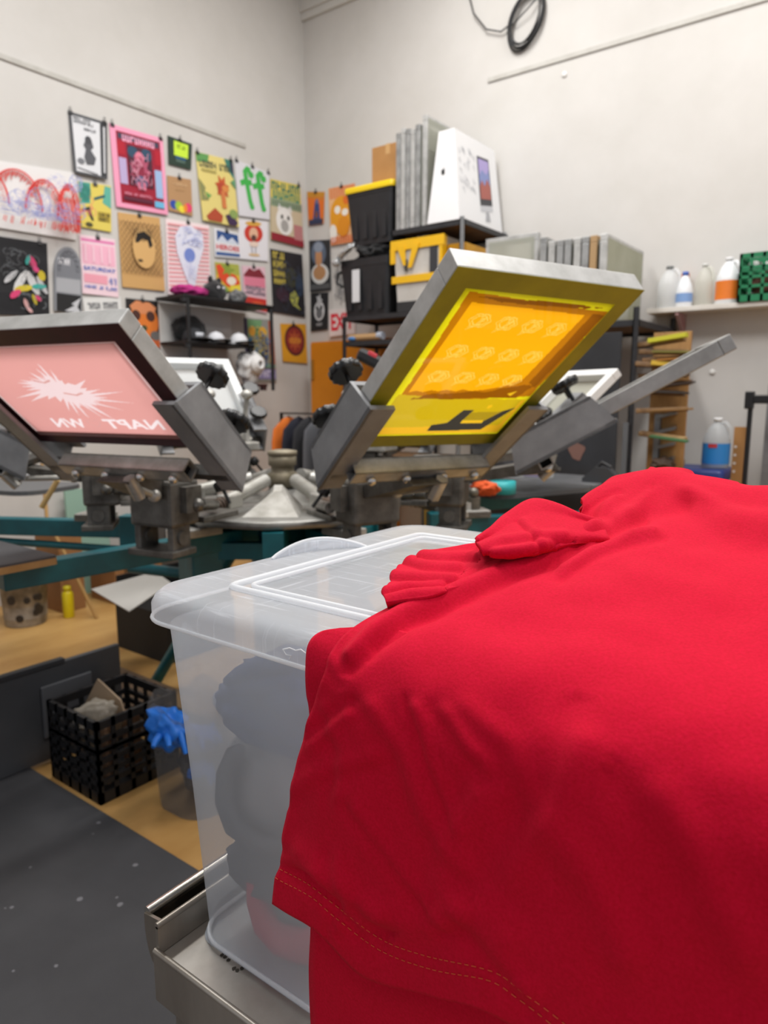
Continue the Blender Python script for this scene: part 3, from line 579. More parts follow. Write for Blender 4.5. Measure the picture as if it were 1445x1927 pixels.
for (x, z, rx, rz, c) in ((.22, 1.02, .05, .06, '#7c5a50'), (.15, 1.13, .05, .04, '#503c40'), (.0, 1.25, .2, .1, '#47484c'), (-.2, 1.0, .15, .12, '#46474b')):
    T = [(x+rx*math.cos(a)*(1+.25*math.sin(3*a)), -.0125-(.0006 if c[1] in '5ab' else 0), z+rz*math.sin(a)*(1+.2*math.cos(2*a+1))) for a in [i*PI/10 for i in range(20)]]
    b.add(T, [tuple(range(20))], M(c, .7))
b.build('ink_stain', None, dc, fix=False)
# leaning screens on it
lab = ['grey screen at the left of the low rack stack, behind the yellow screen', 'second grey screen from the left on the low rack', 'third grey screen from the left on the low rack', 'fourth grey screen from the left on the low rack', 'fifth grey screen from the left on the low rack', 'sixth grey screen from the left on the low rack', 'wood edged screen second from the right on the low rack', 'rightmost screen on the low rack with its mesh face showing']
xs = [-2.0, -1.945, -1.89, -1.84, -1.78, -1.73, -1.68, -1.615]
for i, x in enumerate(xs):
    s = screen_frame('printing_screen', lab[i], .60 if i < 7 else .68, .50 if i > 0 else .53, .042, .04, M('#a98a62', .7) if i == 6 else (ALUL if i % 3 == 1 else ALU), MESH if i < 7 else M('#a9aa97', .6, wear='#94957f', amt=.5, scale=4), 'screen', 'grey screens standing on the low rack')
    stand(s, x+.042, 4.58 if i < 7 else 4.61, 1.792)
o = screen_frame('printing_screen', 'broad grey screen facing the room at the left of the low rack', .38, .60, .04, .05, ALUL, MESH)
o.matrix_world = Matrix.Translation((-2.27, 4.42, 1.792)) @ Matrix.Rotation(-PI/2, 4, 'Z') @ Matrix.Rotation(-PI/2, 4, 'Y')
# things on the shelf front
for (nm, lb, px, col, h, rr) in (('plastic_jug', 'cloudy jug with green label tucked in front of the leaning mesh screen', -1.50, '#cfd2c8', .2, .055), ('plastic_jug', 'small pale bottle left of the green labelled jug on the low rack', -1.62, '#c6c8c2', .16, .045)):
    b = MB(); b.lathe([(rr*.9, 0), (rr, .01), (rr, h*.6), (rr*.75, h*.78), (rr*.3, h*.9), (rr*.3, h)], 18)
    tag(b.build(nm, film(col, .25), None, (px, 4.262+rr, 1.792)), lb, 'jug')
# ------------------------------------------------------------------ squeegee board
SX, SY = -1.16, 4.4
sqb = thing('squeegee_board', 'tan wooden board with grey metal E-shaped racks holding squeegees', 'board', (-1.205, SY, 0))
MB().box((-.105, -.012, 0), (.105, .012, 1.72), bev=.002).build('plank', M('#b98f57', .7, wear='#9f7646', amt=.5, scale=5, stretch=(6, 6, 1)), sqb)
b = MB(); b.box((-.06, -.05, .95), (-.03, -.012, 1.25))
for z in (.955, 1.04, 1.13, 1.22): b.hexa([(-.05, -.06, z), (.06, -.06, z+.03), (.06, -.012, z+.03), (-.05, -.012, z), (-.05, -.06, z+.02), (.06, -.06, z+.05), (.06, -.012, z+.05), (-.05, -.012, z+.02)])
b.build('slotted_holder', M('#8f9194', .4, .6), sqb)
lab = [('topmost wooden squeegee with a lime yellow blade', '#b08a55', '#b9b52a'), ('second squeegee from the top with dull olive blade', '#8a6b45', '#76702f'), ('third squeegee from the top with orange brown handle', '#9a6a38', '#a5702f'), ('fourth squeegee from the top with mustard blade', '#8f6d3f', '#c2a02e'), ('fifth squeegee from the top, dark brown', '#5e4630', '#4d3a2a'), ('sixth squeegee from the top, deep brown with dark blade', '#6b4a30', '#3b2f28'), ('seventh squeegee from the top, dark stained wood', '#57402c', '#332a24'), ('pale wooden squeegee second from the bottom on the board', '#b58d5c', '#8d6a3f'), ('lowest squeegee on the board with a green blade', '#bb9a68', '#3f6b46')]
zz = [1.655, 1.60, 1.565, 1.52, 1.47, 1.42, 1.37, 1.275, 1.125]
for i, (lb, hc, bc) in enumerate(lab):
    r = thing('squeegee', lb+' on the squeegee board' if 'board' not in lb else lb, 'squeegee', (-1.22+.02*((i*7) % 3), SY-.10, zz[i]), group='squeegees on the wooden board')
    r.rotation_euler = (.1*((i % 3)-1), .05*((i*3) % 5-2), .12*((i % 4)-1.5))
    MB().box((-.15, -.05, -.014), (.13, .0, .014), bev=.006).build('handle', M(hc, .6, wear='#6d5133', amt=.4, scale=12), r)
    MB().box((-.06, -.085, -.005), (.16, -.05, .02 if i in (0, 3) else .006), bev=.001).build('blade', M(bc, .45), r)
tag(MB().blob((0, 0, 0), (.07, .05, .045), .35, 3, 4).build('brown_tool_handle', M('#4a3628', .6), None, (-1.19, 4.30, .955)), 'dark brown lump shaped tool below the metal holder on the squeegee board', 'tool')
# ------------------------------------------------------------------ right wall shelf with jugs
sh = thing('wall_shelf', 'long white painted shelf board on the right wall under the jugs', 'shelf', (-.4, WY, 1.885))
MB().box((-1.11, -.2, -.0), (1.6, -.001, .03), bev=.003).build('board', M('#e3dfd9', .5, wear='#cfcac2', amt=.4, scale=4), sh)
for x in (-.93, .3): MB().hexa([(x, -.19, -.02), (x+.02, -.19, -.02), (x+.02, -.001, -.16), (x, -.001, -.16), (x, -.19, -.001), (x+.02, -.19, -.001), (x+.02, -.001, -.001), (x, -.001, -.001)]).build('bracket', M('#b6a9a6', .5, wear='#a0686a', amt=.5, scale=12), sh)
JC = film('#f3f5f6', .35, .3); JW = M('#e4e6e8', .4); SHZ = 1.916
def jug(name, label, x, y, z, mat, h=.27, r=.075, labelc=None, capc='#e4e4e4', squash=.95, liquid=None, cap=True):
    o = thing(name, label, 'jug', (x, y, z))
    pr = [(r*.86, 0), (r, .012), (r, h*.52), (r*.93, h*.62), (r*.62, h*.8), (r*.3, h*.9), (r*.27, h*.905), (r*.27, h*.95)]
    b = MB(); b.lathe(pr, 24, T=Matrix.Diagonal((1, squash, 1, 1))); b.build('jug_body', mat, o)
    b = MB(); b.tube([(r*.25, -.0, h*.89), (r*.62, -.01, h*.9), (r*.95, -.012, h*.78), (r*.97, -.01, h*.58)], [.011, .011, .012, .012], 8); b.build('handle', mat, o)
    if cap: b = MB(); b.lathe([(r*.33, h*.935), (r*.33, h*.99), (r*.28, h)], 16); b.build('cap', M(capc, .4), o)
    if labelc:
        b = MB(); n = 20
        vs = [(r*1.012*math.cos(a), r*squash*1.012*math.sin(a), z_) for z_ in (h*.1, h*.5) for a in [PI*(.95+1.1*k/n) for k in range(n+1)]]
        b.add(vs, [(k, k+1, n+2+k, n+1+k) for k in range(n)], M(labelc, .4), True); b.build('label_wrap', None, o)
    return o
jug('plastic_jug', 'clear empty gallon jug at the left end of the white wall shelf', -1.405, WY-.1, SHZ, JC, .27, .07, None, '#777a7a')
s_ = thing('spray_bottle', 'white bottle with blue printed label and orange trigger on the wall shelf', 'bottle', (-1.298, WY-.13, SHZ))
b = MB(); b.lathe([(.045, 0), (.05, .01), (.05, .1), (.042, .14), (.02, .19), (.016, .2)], 20); b.build('bottle_body', M('#e8eaee', .4), s_)
b = MB(); n = 14; vs = [(.0512*math.cos(a), .0512*math.sin(a), z) for z in (.03, .085) for a in [PI*(1+k/n) for k in range(n+1)]]; b.add(vs, [(k, k+1, n+2+k, n+1+k) for k in range(n)], None, True); b.build('label_wrap', M('#7f9fd0', .4), s_)
b = MB(); b.lathe([(.019, .195), (.019, .22)], 14); b.build('cap', M('#3b5fb0', .4), s_)
s_ = thing('spray_bottle', 'orange trigger spray bottle behind the white bottle on the shelf', 'bottle', (-1.318, WY-.04, SHZ))
b = MB(); b.lathe([(.03, 0), (.033, .01), (.033, .12), (.014, .17), (.012, .19)], 16); b.build('bottle_body', M('#b9926a', .4), s_)
b = MB().box((-.03, -.014, .19), (.02, .014, .225), bev=.004).box((-.032, -.006, .15), (-.022, .006, .2)); b.build('trigger', M('#c96a26', .4), s_)
jug('plastic_jug', 'slim translucent jug between the white bottle and the orange labelled jug', -1.19, WY-.1, SHZ, film('#e6e6de', .35, .35), .262, .055, None, '#cfd0cc')
jug('plastic_jug', 'white gallon jug with wide orange label on the wall shelf', -1.05, WY-.1, SHZ, JW, .285, .070, '#e0792a', '#e9e9ea')
def crate(name, label, loc_, w, d, h, mat, rows, cols, rim=.02, rz=0, solid=.3):
    o = thing(name, label, 'crate', loc_, rz); t = .008
    def side(p0, ux, ln):     # one lattice wall starting at p0 along ux
        b = MB(); up = Vector((0, 0, 1)); nrm = up.cross(ux)
        def bar(a0, a1, z0, z1, th=t):
            q = [p0+ux*a0-nrm*0, p0+ux*a1, p0+ux*a1+nrm*th, p0+ux*a0+nrm*th]
            b.hexa([v+up*z0 for v in q]+[v+up*z1 for v in q])
        bar(0, ln, 0, h*.14); bar(0, ln, h*.9, h, t*1.8); bar(0, t*2, 0, h); bar(ln-t*2, ln, 0, h)
        for r in range(1, rows): z = h*.12+(h*.78)*r/rows; bar(0, ln, z-.009, z+.009, t*(1.7 if r % 2 else 1.2))
        for c in range(1, cols): a = ln*c/cols; bar(a-.008, a+.008, 0, h)
        for c in range(cols): bar(ln*c/cols, ln*(c+1)/cols, h*.62, h*.66)
        return b.build('side_wall', mat, o)
    X, Y = Vector((1, 0, 0)), Vector((0, 1, 0))
    side(Vector((-w/2, -d/2, 0)), X, w); side(Vector((w/2, -d/2, 0)), Y, d); side(Vector((w/2, d/2, 0)), -X, w); side(Vector((-w/2, d/2, 0)), -Y, d)
    MB().box((-w/2+.002, -d/2+.002, .004), (w/2-.002, d/2-.002, .014)).build('base', mat, o)
    return o
crate('milk_crate', 'green plastic crate at the right end of the wall shelf', (-.77, WY-.115, SHZ), .4, .2, .28, M('#17744a', .45), 4, 6)
tag(MB().blob((0, 0, 0), (.15, .06, .08), .25, 4, 6, floor=-.085).build('rag_pile', M('#6f4a3c', .8), None, (-.77, WY-.115, SHZ+.102)), 'brown rags inside the green crate on the wall shelf', 'rag')
for (x, z, s0) in ((-.9, .21, 1), (-.83, .2, 2)): tag(MB().blob((0, 0, 0), (.03, .03, .03), .3, 3, s0).build('paper_wad', M('#dcdcda', .7), None, (x, WY-.15, SHZ+z)), ['white paper wad at the left in the green shelf crate', 'white paper wad right of another in the green shelf crate'][s0-1], 'paper')
# lower right corner: tub, jug, cardboard, black stand, grey post
o = thing('storage_tub', 'dark blue lidded tub against the right wall under the blue labelled jug', 'tub', (-1.1, 4.72, 0))
b = MB(); loft(b, [[(x, y, z) for x, y in rpoly(-.16*k, -.16*k, .16*k, .16*k, .02)] for z, k in ((.0, .84), (.87, 1))], None, True, True, False); b.build('bin', M('#1c1f33', .5), o)
b = MB(); loft(b, [[(x, y, z) for x, y in rpoly(-.19*k, -.18*k, .19*k, .18*k, .03)] for z, k in ((.85, 1), (.9, 1.02), (.915, .98), (.918, .9))], None); b.build('lid', M('#2a3a7a', .4), o)
tag(MB().box((-.05, -.03, 0), (.05, .03, .05), bev=.01).build('wood_offcut', M('#a58a68', .7), None, (-1.2, 4.62, .919)), 'little tan wood block on the dark blue tub', 'block')
j = jug('plastic_jug', 'gallon jug with bright blue label standing on the dark blue tub', -.99, 4.70, .919, film('#e6eaec', .3, .35), .305, .078, '#2f86d0', '#e9ecee')
b = MB(); b.lathe([(.0762, .02), (.0785, .03), (.0785, .13), (.076, .135)], 24, T=Matrix.Diagonal((1, .95, 1, 1)), cap=False); b.build('blue_liquid', M('#4a9ade', .3), j)
b = MB(); n = 8; vs = [(.0815*math.cos(a), .0775*math.sin(a), z) for z in (.128, .15) for a in [PI*(1.38+.2*k/n) for k in range(n+1)]]; b.add(vs, [(k, k+1, n+2+k, n+1+k) for k in range(n)], None, True); b.build('red_badge', M('#c03a3a', .4), j)
o = thing('cardboard_sheet', 'tall narrow tan cardboard piece leaning beside the black stand', 'cardboard', (-.86, 4.75, 0)); MB().box((-.045, -.01, .0), (.035, .01, 1.17)).build('sheet', CARD, o)
b = MB()
for k in range(4): b.cyl((-.03, -.011, 1.05-.05*k), (-.03, -.0125, 1.05-.05*k), .008, 10)
b.build('punched_mark', M('#e6e2da', .6), o)
st = thing('black_stand', 'black tubular stand with clamp at the right edge', 'stand', (-.76, 4.62, 0)); ST = M('#161618', .4)
MB().tube([(-.045, 0, 0), (-.045, 0, 1.33)], .014, 12).build('pole', ST, st); MB().tube([(.22, 0, 0), (.22, 0, 1.33)], .014, 12).build('pole', ST, st)
MB().box((-.07, -.02, 1.31), (.26, .02, 1.36), bev=.006).build('crossbar', ST, st); MB().box((-.075, -.03, 1.28), (-.03, .03, 1.38), bev=.005).build('clamp', ST, st)
MB().tube([(-.2, -.15, .012), (-.045, 0, .03), (.22, 0, .03), (.35, -.15, .012)], .012, 8).build('foot', ST, st)
pst = MB().box((-.05, -.05, 0), (.08, .05, 1.5), bev=.004).build('metal_post', M('#8f9092', .4, .3, wear='#6f7073', amt=.5, scale=6), None, (-.70, 4.85, 0)); tag(pst, 'scuffed grey metal post behind the black stand at the right edge', 'post')
# cable coil high on the right wall
cc = thing('cable_coil', 'coil of black cable hung high on the right wall', 'cable', tuple(aty(990, 35, WY-.03)))
rr = random.Random(2)
for k in range(6):
    rx, rz = .118+.012*rr.uniform(-1, 1), .172+.014*rr.uniform(-1, 1); ox, oz = .014*rr.uniform(-1, 1), .014*rr.uniform(-1, 1)
    MB().tube([(ox+rx*math.cos(a)+.035*math.sin(a), -.006*k+.01, oz+rz*math.sin(a)) for a in [2*PI*i/32 for i in range(32)]], .0065, 7, closed=True).build('cable_loop', M('#1c1c1e', .5), cc)
MB().tube([(-.12, 0, .0), (-.2, 0, -.03), (-.32, 0, .02), (-.43, 0, .16), (-.48, 0, .32), (-.48, 0, .45)], .006, 7).build('cable_tail', M('#3a3a3c', .5), cc)
MB().tube([(-.12, 0, -.02), (.02, -.02, .05), (.12, 0, .14)], .005, 7).build('cable_tail', M('#2a2a2c', .5), cc)
MB().tube([(-.1, 0, .22), (-.2, 0, .27), (-.12, 0, .32)], .006, 7).build('wall_clip', M('#77777a', .5), cc)
MB().cyl((.0, .02, .16), (.0, -.05, .17), .008, 8).build('wall_hook', M('#66666a', .4), cc)
# ------------------------------------------------------------------ black shelf unit on the left wall with caps
bs = thing('cap_shelf', 'black three tier shelf on the left wall holding caps and toys', 'shelf', (WX+.2, 3.55, 1.3))
SB = M('#161618', .5)
SX0, SXF = WX+.02, WX+.36
def cl(x, y, z): return Vector((x, y, z))-bs.location
def plate(y0, y1, z, x1=SXF, m=SB, nm='shelf_board'):
    b = MB(); b.box((SX0, y0, z), (x1, y1, z+.022), bev=.004)
    for yy in (y0+.02, y1-.02): b.cyl((x1-.03, yy, z-.03), (x1-.03, yy, z+.001), .028, 12)
    b.v = [v-bs.location for v in b.v]; b.build(nm, m, bs)
plate(3.38, 4.28, 2.06); plate(3.40, 4.05, 1.735); plate(3.40, 4.18, 1.43, m=M('#3a1c1c', .5))
for y in (3.42, 4.255):
    b = MB(); b.tube([cl(SXF-.014, y, 1.4), cl(SXF-.014, y, 2.062)], .014, 10); b.build('post', SB, bs)
b = MB(); b.box(cl(SX0, 3.4, 1.35), cl(SX0+.01, 4.1, 2.05)); b.build('back_panel', M('#d9d6d2', .6), bs)
def cap(name, label, loc_, dome, visor, rz=0, s=1, patch=None, group='caps on the black shelf'):
    o = thing(name, label, 'cap', loc_, rz, group)
    b = MB(); n = 18
    pr = [(.088*math.cos(t)**.8*s, .1*math.sin(t)*s) for t in [PI/2*k/8 for k in range(9)]]; pr[-1] = (.002, .1*s)
    b.lathe(pr, n, cap=False); b.ball((0, 0, .1*s), .008*s); b.build('crown', M(dome, .8), o)
    b = MB(); vs = []
    for k in range(13):
        a = -PI*.36+PI*.72*k/12
        for rr_ in (.082, .15+.012*math.cos(a*2)): vs.append((rr_*math.cos(a)*s, rr_*math.sin(a)*s*.95, .02-.010*(a*a)*s))
    fs = [(2*k, 2*k+1, 2*k+3, 2*k+2) for k in range(12)]
    b.add(vs, fs, None, True); b.build('visor', M(visor, .7), o, solid=.006)
    if patch:
        b = MB(); b.add([(.089*s*math.cos(a)*.96+.004, .089*s*math.sin(a), z) for z in (.025*s, .06*s) for a in (-.4, -.2, 0, .2, .4)], [(k, k+1, k+6, k+5) for k in range(4)], None, True); b.build('front_patch', M(patch, .6), o, solid=.003)
    return o
FX = SX0+.14
cap('baseball_cap', 'dark grey cap with a pale front patch at the left of the cap shelf', (FX+.08, 3.545, 1.762), '#2a2c30', '#1d1e21', -.1, 1.0, '#c9ccd2')
cap('baseball_cap', 'navy topped cap in the middle of the cap shelf', (FX-.02, 3.84, 1.762), '#2a3c58', '#2b3a52', -.2, .72)
cap('baseball_cap', 'white cap with dark visor in front of the navy cap', (FX+.12, 3.725, 1.762), '#d9dade', '#1a1a1c', -.1, .8)
cap('baseball_cap', 'white cap with black brim at the right end of the cap shelf', (FX+.12, 3.955, 1.762), '#dedee0', '#1b1b1d', .1, .85)
cap('baseball_cap', 'black cap hanging below the middle shelf', (FX+.1, 3.62, 1.50), '#121214', '#151517', -.5, 1.25)
tag(MB().blob((0, 0, 0), (.06, .15, .105), .16, 2.5, 12, floor=-.1).build('fur_hat', M('#131315', .95, sheen=.4), None, (FX-.065, 3.62, 1.862)), 'black furry hat at the back above the middle cap shelf', 'hat')
tag(MB().blob((0, 0, .03), (.10, .15, .05), .25, 3, 2, floor=-.02).build('knit_beanie', M('#b02d78', .9), None, (FX, 3.58, 2.104)), 'magenta knitted hat on the top of the cap shelf', 'hat')
d = thing('plush_toy', 'black plush toy with two ears on top of the cap shelf', 'toy', (FX, 3.83, 2.084)); PB = M('#1a1a1c', .9, sheen=.4)
MB().blob((0, 0, .075), (.075, .1, .085), .12, 3, 4, floor=0).build('body', PB, d)
MB().ball((0, -.04, .165), (.022, .02, .03)).build('ear', PB, d); MB().ball((0, .045, .16), (.022, .02, .03)).build('ear', PB, d); MB().ball((.07, -.02, .1), .012).ball((.07, .03, .1), .012).build('eyes', M('#cfcfd2', .4), d)
tag(MB().blob((0, 0, .05), (.06, .075, .06), .3, 3, 9, floor=0).build('fluffy_bundle', M('#9fa09f', .9, wear='#3a3a3c', amt=.6, scale=20), None, (FX+.04, 4.03, 2.084)), 'black and white fluffy bundle beside the black plush toy', 'toy')
tag(MB().box((-.05, -.04, 0), (.05, .04, .14), bev=.01).build('red_tin', M('#b04a3c', .5), None, (FX-.02, 3.46, 1.454)), 'rust red box under the left end of the cap shelf', 'box')
wf = thing('ruffled_hat', 'white ruffled hat hanging at the lower right of the cap shelf', 'hat', (FX+.12, 4.06, 1.597)); WH = M('#e6e4e2', .85)
MB().blob((0, 0, 0), (.10, .11, .115), .22, 2.6, 3).build('crown', WH, wf); b = MB()
for k in range(3): b.tube([(.1+.012*k, .06*math.cos(a)*(1-.22*k), .06*math.sin(a)*(1-.22*k)+.01) for a in [2*PI*i/16 for i in range(16)]], .013, 8, closed=True)
b.build('rosette', WH, wf)
b = MB(); b.lathe([(.05, -.142), (.06, -.13), (.075, -.05), (.07, .05)], 16); b.build('stand_neck', M('#dcd9d5', .7), wf)
# ------------------------------------------------------------------ the screen printing press
HX, HY = -2.0, 2.0
TEAL = M('#0d6f78', .45, wear='#0a545c', amt=.4, scale=7)
CAST = M('#7b7872', .5, .4, wear='#4a4742', amt=.6, scale=16)
DARKM = M('#5a5855', .5, .3, wear='#3a3733', amt=.5, scale=18)
SILV = M('#d2d0ca', .35, .4, wear='#a19e96', amt=.5, scale=14)
PLATE = M('#9fa0a2', .5, .2, wear='#838486', amt=.45, scale=10)
RUST = M('#6a5546', .6, .4, wear='#453a32', amt=.5, scale=30)
KNOB = M('#131314', .35)
press = thing('screen_printing_press', 'teal and grey manual carousel screen printing press with raised print heads', 'press', (HX, HY, 0))
RZ = lambda a: Matrix.Rotation(a, 4, 'Z')
def star_knob(mb, T, r=.043, h=.024):
    n = 48; L = [[(r*(1+.05*math.cos(12*2*PI*k/n))*s*math.cos(2*PI*k/n), r*(1+.05*math.cos(12*2*PI*k/n))*s*math.sin(2*PI*k/n), z) for k in range(n)] for z, s in ((0, .9), (.003, 1), (h-.003, 1), (h, .88))]
    loft(mb, [[T @ Vector(p) for p in l] for l in L])
    mb.tube([T @ Vector((0, 0, -.05)), T @ Vector((0, 0, .0))], .006, 8)
HEADS = {}
def head(key, yaw, r, z, tilt, W, roll=0, knobs=True, piv=.67):
    a, t = math.radians(yaw), math.radians(tilt)
    T = Matrix.Translation((r, 0, z)) @ Matrix.Rotation(-t, 4, 'Y') @ Matrix.Rotation(math.radians(roll), 4, 'X')
    HEADS[key] = Matrix.Translation((HX, HY, 0)) @ RZ(a) @ T
    P = lambda p, q, n: T @ Vector((p, q, n))
    # arm casting: pivot block, gusset and stem up to the cross bar
    b = MB(); c0 = P(-.06, 0, -.075)
    zb = 1.02
    b.box((piv-.07, -.085, .955), (piv+.06, .085, 1.10), bev=.012)
    b.hexa([(piv-.02, -.05, 1.06), (piv+.05, -.05, 1.04), (piv+.05, .05, 1.04), (piv-.02, .05, 1.06), c0+Vector((-.05, -.06, .02)), c0+Vector((.03, -.06, -.01)), c0+Vector((.03, .06, -.01)), c0+Vector((-.05, .06, .02))])
    b.box((piv-.05, -.11, 1.0), (piv+.02, -.085, 1.08)).box((piv-.05, .085, 1.0), (piv+.02, .11, 1.08))
    for q in (-.065, .065): b.box((piv-.03, q-.012, .865), (piv+.05, q+.012, .97), bev=.004); b.cyl((piv+.01, q-.02, .92), (piv+.01, q+.02, .92), .022, 12)
    b.box((piv-.04, -.09, .865), (piv+.07, .09, .885), bev=.003)
    o = b.build('print_head', CAST, press, rot=(0, 0, a))
    # cross bar: square tube
    cw = min(W*.42, .24); b = MB(); s = .024
    for (p0, p1, n0, n1) in ((-s, s, -s, -s+.005), (-s, s, s-.005, s), (-s, -s+.005, -s, s), (s-.005, s, -s, s)):
        b.box((p0-.06, -cw, n0-.036), (p1-.06, cw, n1-.036), T=T)
    b.build('cross_bar', SILV, o)
    MB().box((-.06-s+.006, -cw+.02, -.036-s+.006), (-.06+s-.006, cw-.02, -.036+s-.006), T=T).build('bar_hollow_shade', M('#0c0c0d', .9), o)  # black filler stands in for the shade inside the hollow tube
    for q in (-cw*.75, -cw*.25, cw*.3, cw*.8): MB().ball(P(-.06-s*.2, q, -.036-s-.006), .014).build('bolt', M('#cfcdc8', .2, .9), o)
    # side clamps: channel each side of the frame
    for sg in (-1, 1):
        b = MB(); q0 = sg*(W/2+.004); q1 = sg*(W/2+.014); qi = sg*(W/2-.055)
        lo, hi = min(q0, q1), max(q0, q1); li, lh = min(qi, q1), max(qi, q1)
        b.hexa([T @ Vector(v) for v in ((-.16, lo, -.03), (.2, lo, -.03), (.2, hi, -.03), (-.16, hi, -.03), (-.12, lo, .085), (.16, lo, .085), (.16, hi, .085), (-.12, hi, .085))])
        b.box((-.155, li, -.03), (.2, lh, -.018), T=T)
        b.box((-.12, li, .074), (.16, lh, .085), T=T)
        o2 = b.build('side_clamp', PLATE, o)
        if knobs:
            for k, pp in enumerate((.11, -.04)):
                kb = MB(); star_knob(kb, T @ Matrix.Translation((pp, sg*(W/2-.02), .115+.03*(k == 0)))); kb.build('knob', KNOB, o2)
    # arms that tie the clamps to the bar
    b = MB(); b.box((-.11, -W/2, -.03), (-.085, W/2, -.012), T=T); b.box((-.115, -W/2-.004, -.012), (-.09, W/2+.004, .01), T=T); b.build('clamp_tie', DARKM, o)
    # tension rod and spring towards the hub
    b = MB(); b.tube([P(-.08, .05, -.09), (piv+.09, .05, 1.06)], .011, 10).tube([P(-.05, .05, -.08), P(-.12, .05, -.10)], .019, 6); b.ball((piv+.09, .05, 1.06), .02); b.build('tension_rod', SILV, o)
    b = MB(); b.tube([(.12, 0, 1.035), (.36, 0, .985)], .026, 14); b.box((.3, -.03, .96), (.38, .03, 1.01), bev=.006); b.build('shaft', M('#bdbcb8', .4, .5, wear='#99978f', amt=.4, scale=12), o)
    b = MB(); pts = []
    for k in range(90): w = 2*PI*k/9; pts.append((.38+.0018*k, .022*math.cos(w), .98+.022*math.sin(w)-.0002*k))
    b.tube(pts, .006, 6); b.cyl((.36, 0, .98), (.58, 0, .965), .012, 10); b.build('spring', RUST, o)
    b = MB(); star_knob(b, Matrix.Translation((.5, .10, 1.05)) @ Matrix.Rotation(.5, 4, 'X'), .024, .03); b.build('adjuster_knob', KNOB, o)
    b = MB(); star_knob(b, Matrix.Translation((.56, -.11, 1.04)) @ Matrix.Rotation(-.7, 4, 'X'), .02, .03); b.build('adjuster_knob', KNOB, o)
    b = MB(); b.cyl((.5, .06, 1.0), (.62, .1, 1.02), .02, 10).cyl((.46, -.07, .99), (.6, -.1, 1.0), .018, 10).box((.42, -.1, .955), (.6, .1, .975), bev=.004); b.ball((.64, .11, 1.02), .022); b.build('gate_hardware', M('#8d8b86', .35, .65, wear='#5d5b56', amt=.5, scale=22), o)
    return o
head('yellow', -21.6, .986, 1.219, 37.8, .53, -.7)
head('left', -78.5, .838, 1.2165, 43, .685, 0)
head('right', 22, 1.05, 1.20, 29.5, .45)
head('rearright', 98.5, .93, 1.20, 40, .50)
head('rearleft', 158.5, .93, 1.20, 40, .50)
head('farleft', -130, 1.0, 1.18, 31, .46)
head('aside', 60, 1.22, 1.20, 40, .36)
# levers with ball tops on the two rear heads
for k, yaw in enumerate((98.5, 158.5)):
    b = MB(); 
    for y in (-.1, .08): b.tube([(.62, y, 1.08), (.66, y, 1.25), (.63, y, 1.34)], .013, 8); b.ball((.63, y, 1.36), (.03, .03, .024))
    b.box((.58, -.14, 1.1), (.72, .14, 1.14), bev=.006); b.tube([(.66, -.12, 1.14), (.7, -.02, 1.24), (.68, .1, 1.2)], .02, 8)
    b.build('lever', SILV, press, rot=(0, 0, math.radians(yaw)))
# hub, disc and lower carousel
b = MB(); b.lathe([(.05, 1.0), (.06, 1.0), (.06, 1.05), (.045, 1.06), (.045, 1.08), (.055, 1.085), (.055, 1.125), (.03, 1.125)], 28); b.build('hub', M('#a39a86', .5, .4, wear='#6f6753', amt=.5, scale=14), press)
b = MB(); b.lathe([(.03, 1.125), (.058, 1.125), (.058, 1.14), (.03, 1.145)], 28); b.build('hub_cap', M('#8d8470', .5, .3), press)
b = MB(); b.lathe([(.05, .9), (.42, .9), (.43, .905), (.43, .925), (.42, .93), (.3, .932), (.1, .94), (.05, 1.0)], 12, T=Matrix.Rotation(math.radians(-53), 4, 'Z')); b.build('carousel_plate', M('#aaa9a5', .4, .55, wear='#807e78', amt=.5, scale=9), press)
b = MB(); b.hexa([Matrix.Rotation(math.radians(-53), 4, 'Z') @ Vector(v) for v in ((.12, -.1, .932), (.34, -.1, .932), (.34, .1, .932), (.12, .1, .932), (.12, -.015, 1.02), (.16, -.015, 1.0), (.16, .015, 1.0), (.12, .015, 1.02))]); b.build('hub_gusset', SILV, press)
b = MB()
for k in range(6):
    R = RZ(math.radians(-50+60*k)); b.box((.1, -.035, .80), (.44, .035, .895), T=R)
b.lathe([(.13, .12), (.13, .9)], 20); b.build('base_frame', TEAL, press)
for yaw in (-104, -2, 76, 148):
    R = RZ(math.radians(yaw)); MB().box((.3, -.065, .62), (.42, .065, .885), T=R, bev=.006).build('base_post', TEAL, press)
for yaw, y2 in ((-104, -2), (-2, 76), (76, 148), (148, 256)):
    p, q = [RZ(math.radians(w)) @ Vector((.36, 0, 0)) for w in (yaw, y2)]
    d = (q-p).normalized(); n = Vector((-d.y, d.x, 0))*.025
    MB().hexa([p-n+Vector((0, 0, .76)), q-n+Vector((0, 0, .76)), q+n+Vector((0, 0, .76)), p+n+Vector((0, 0, .76)), p-n+Vector((0, 0, .82)), q-n+Vector((0, 0, .82)), q+n+Vector((0, 0, .82)), p+n+Vector((0, 0, .82))]).build('cross_beam', TEAL, press)
for yaw in (188, 98, 8):
    R = RZ(math.radians(yaw)); b = MB(); b.tube([R @ Vector((.2, 0, .8)), R @ Vector((.78, 0, .012))], .026, 12); b.build('leg', TEAL, press); 
TB = M('#3f8f99', .4, wear='#0e6d77', amt=.55, scale=8)
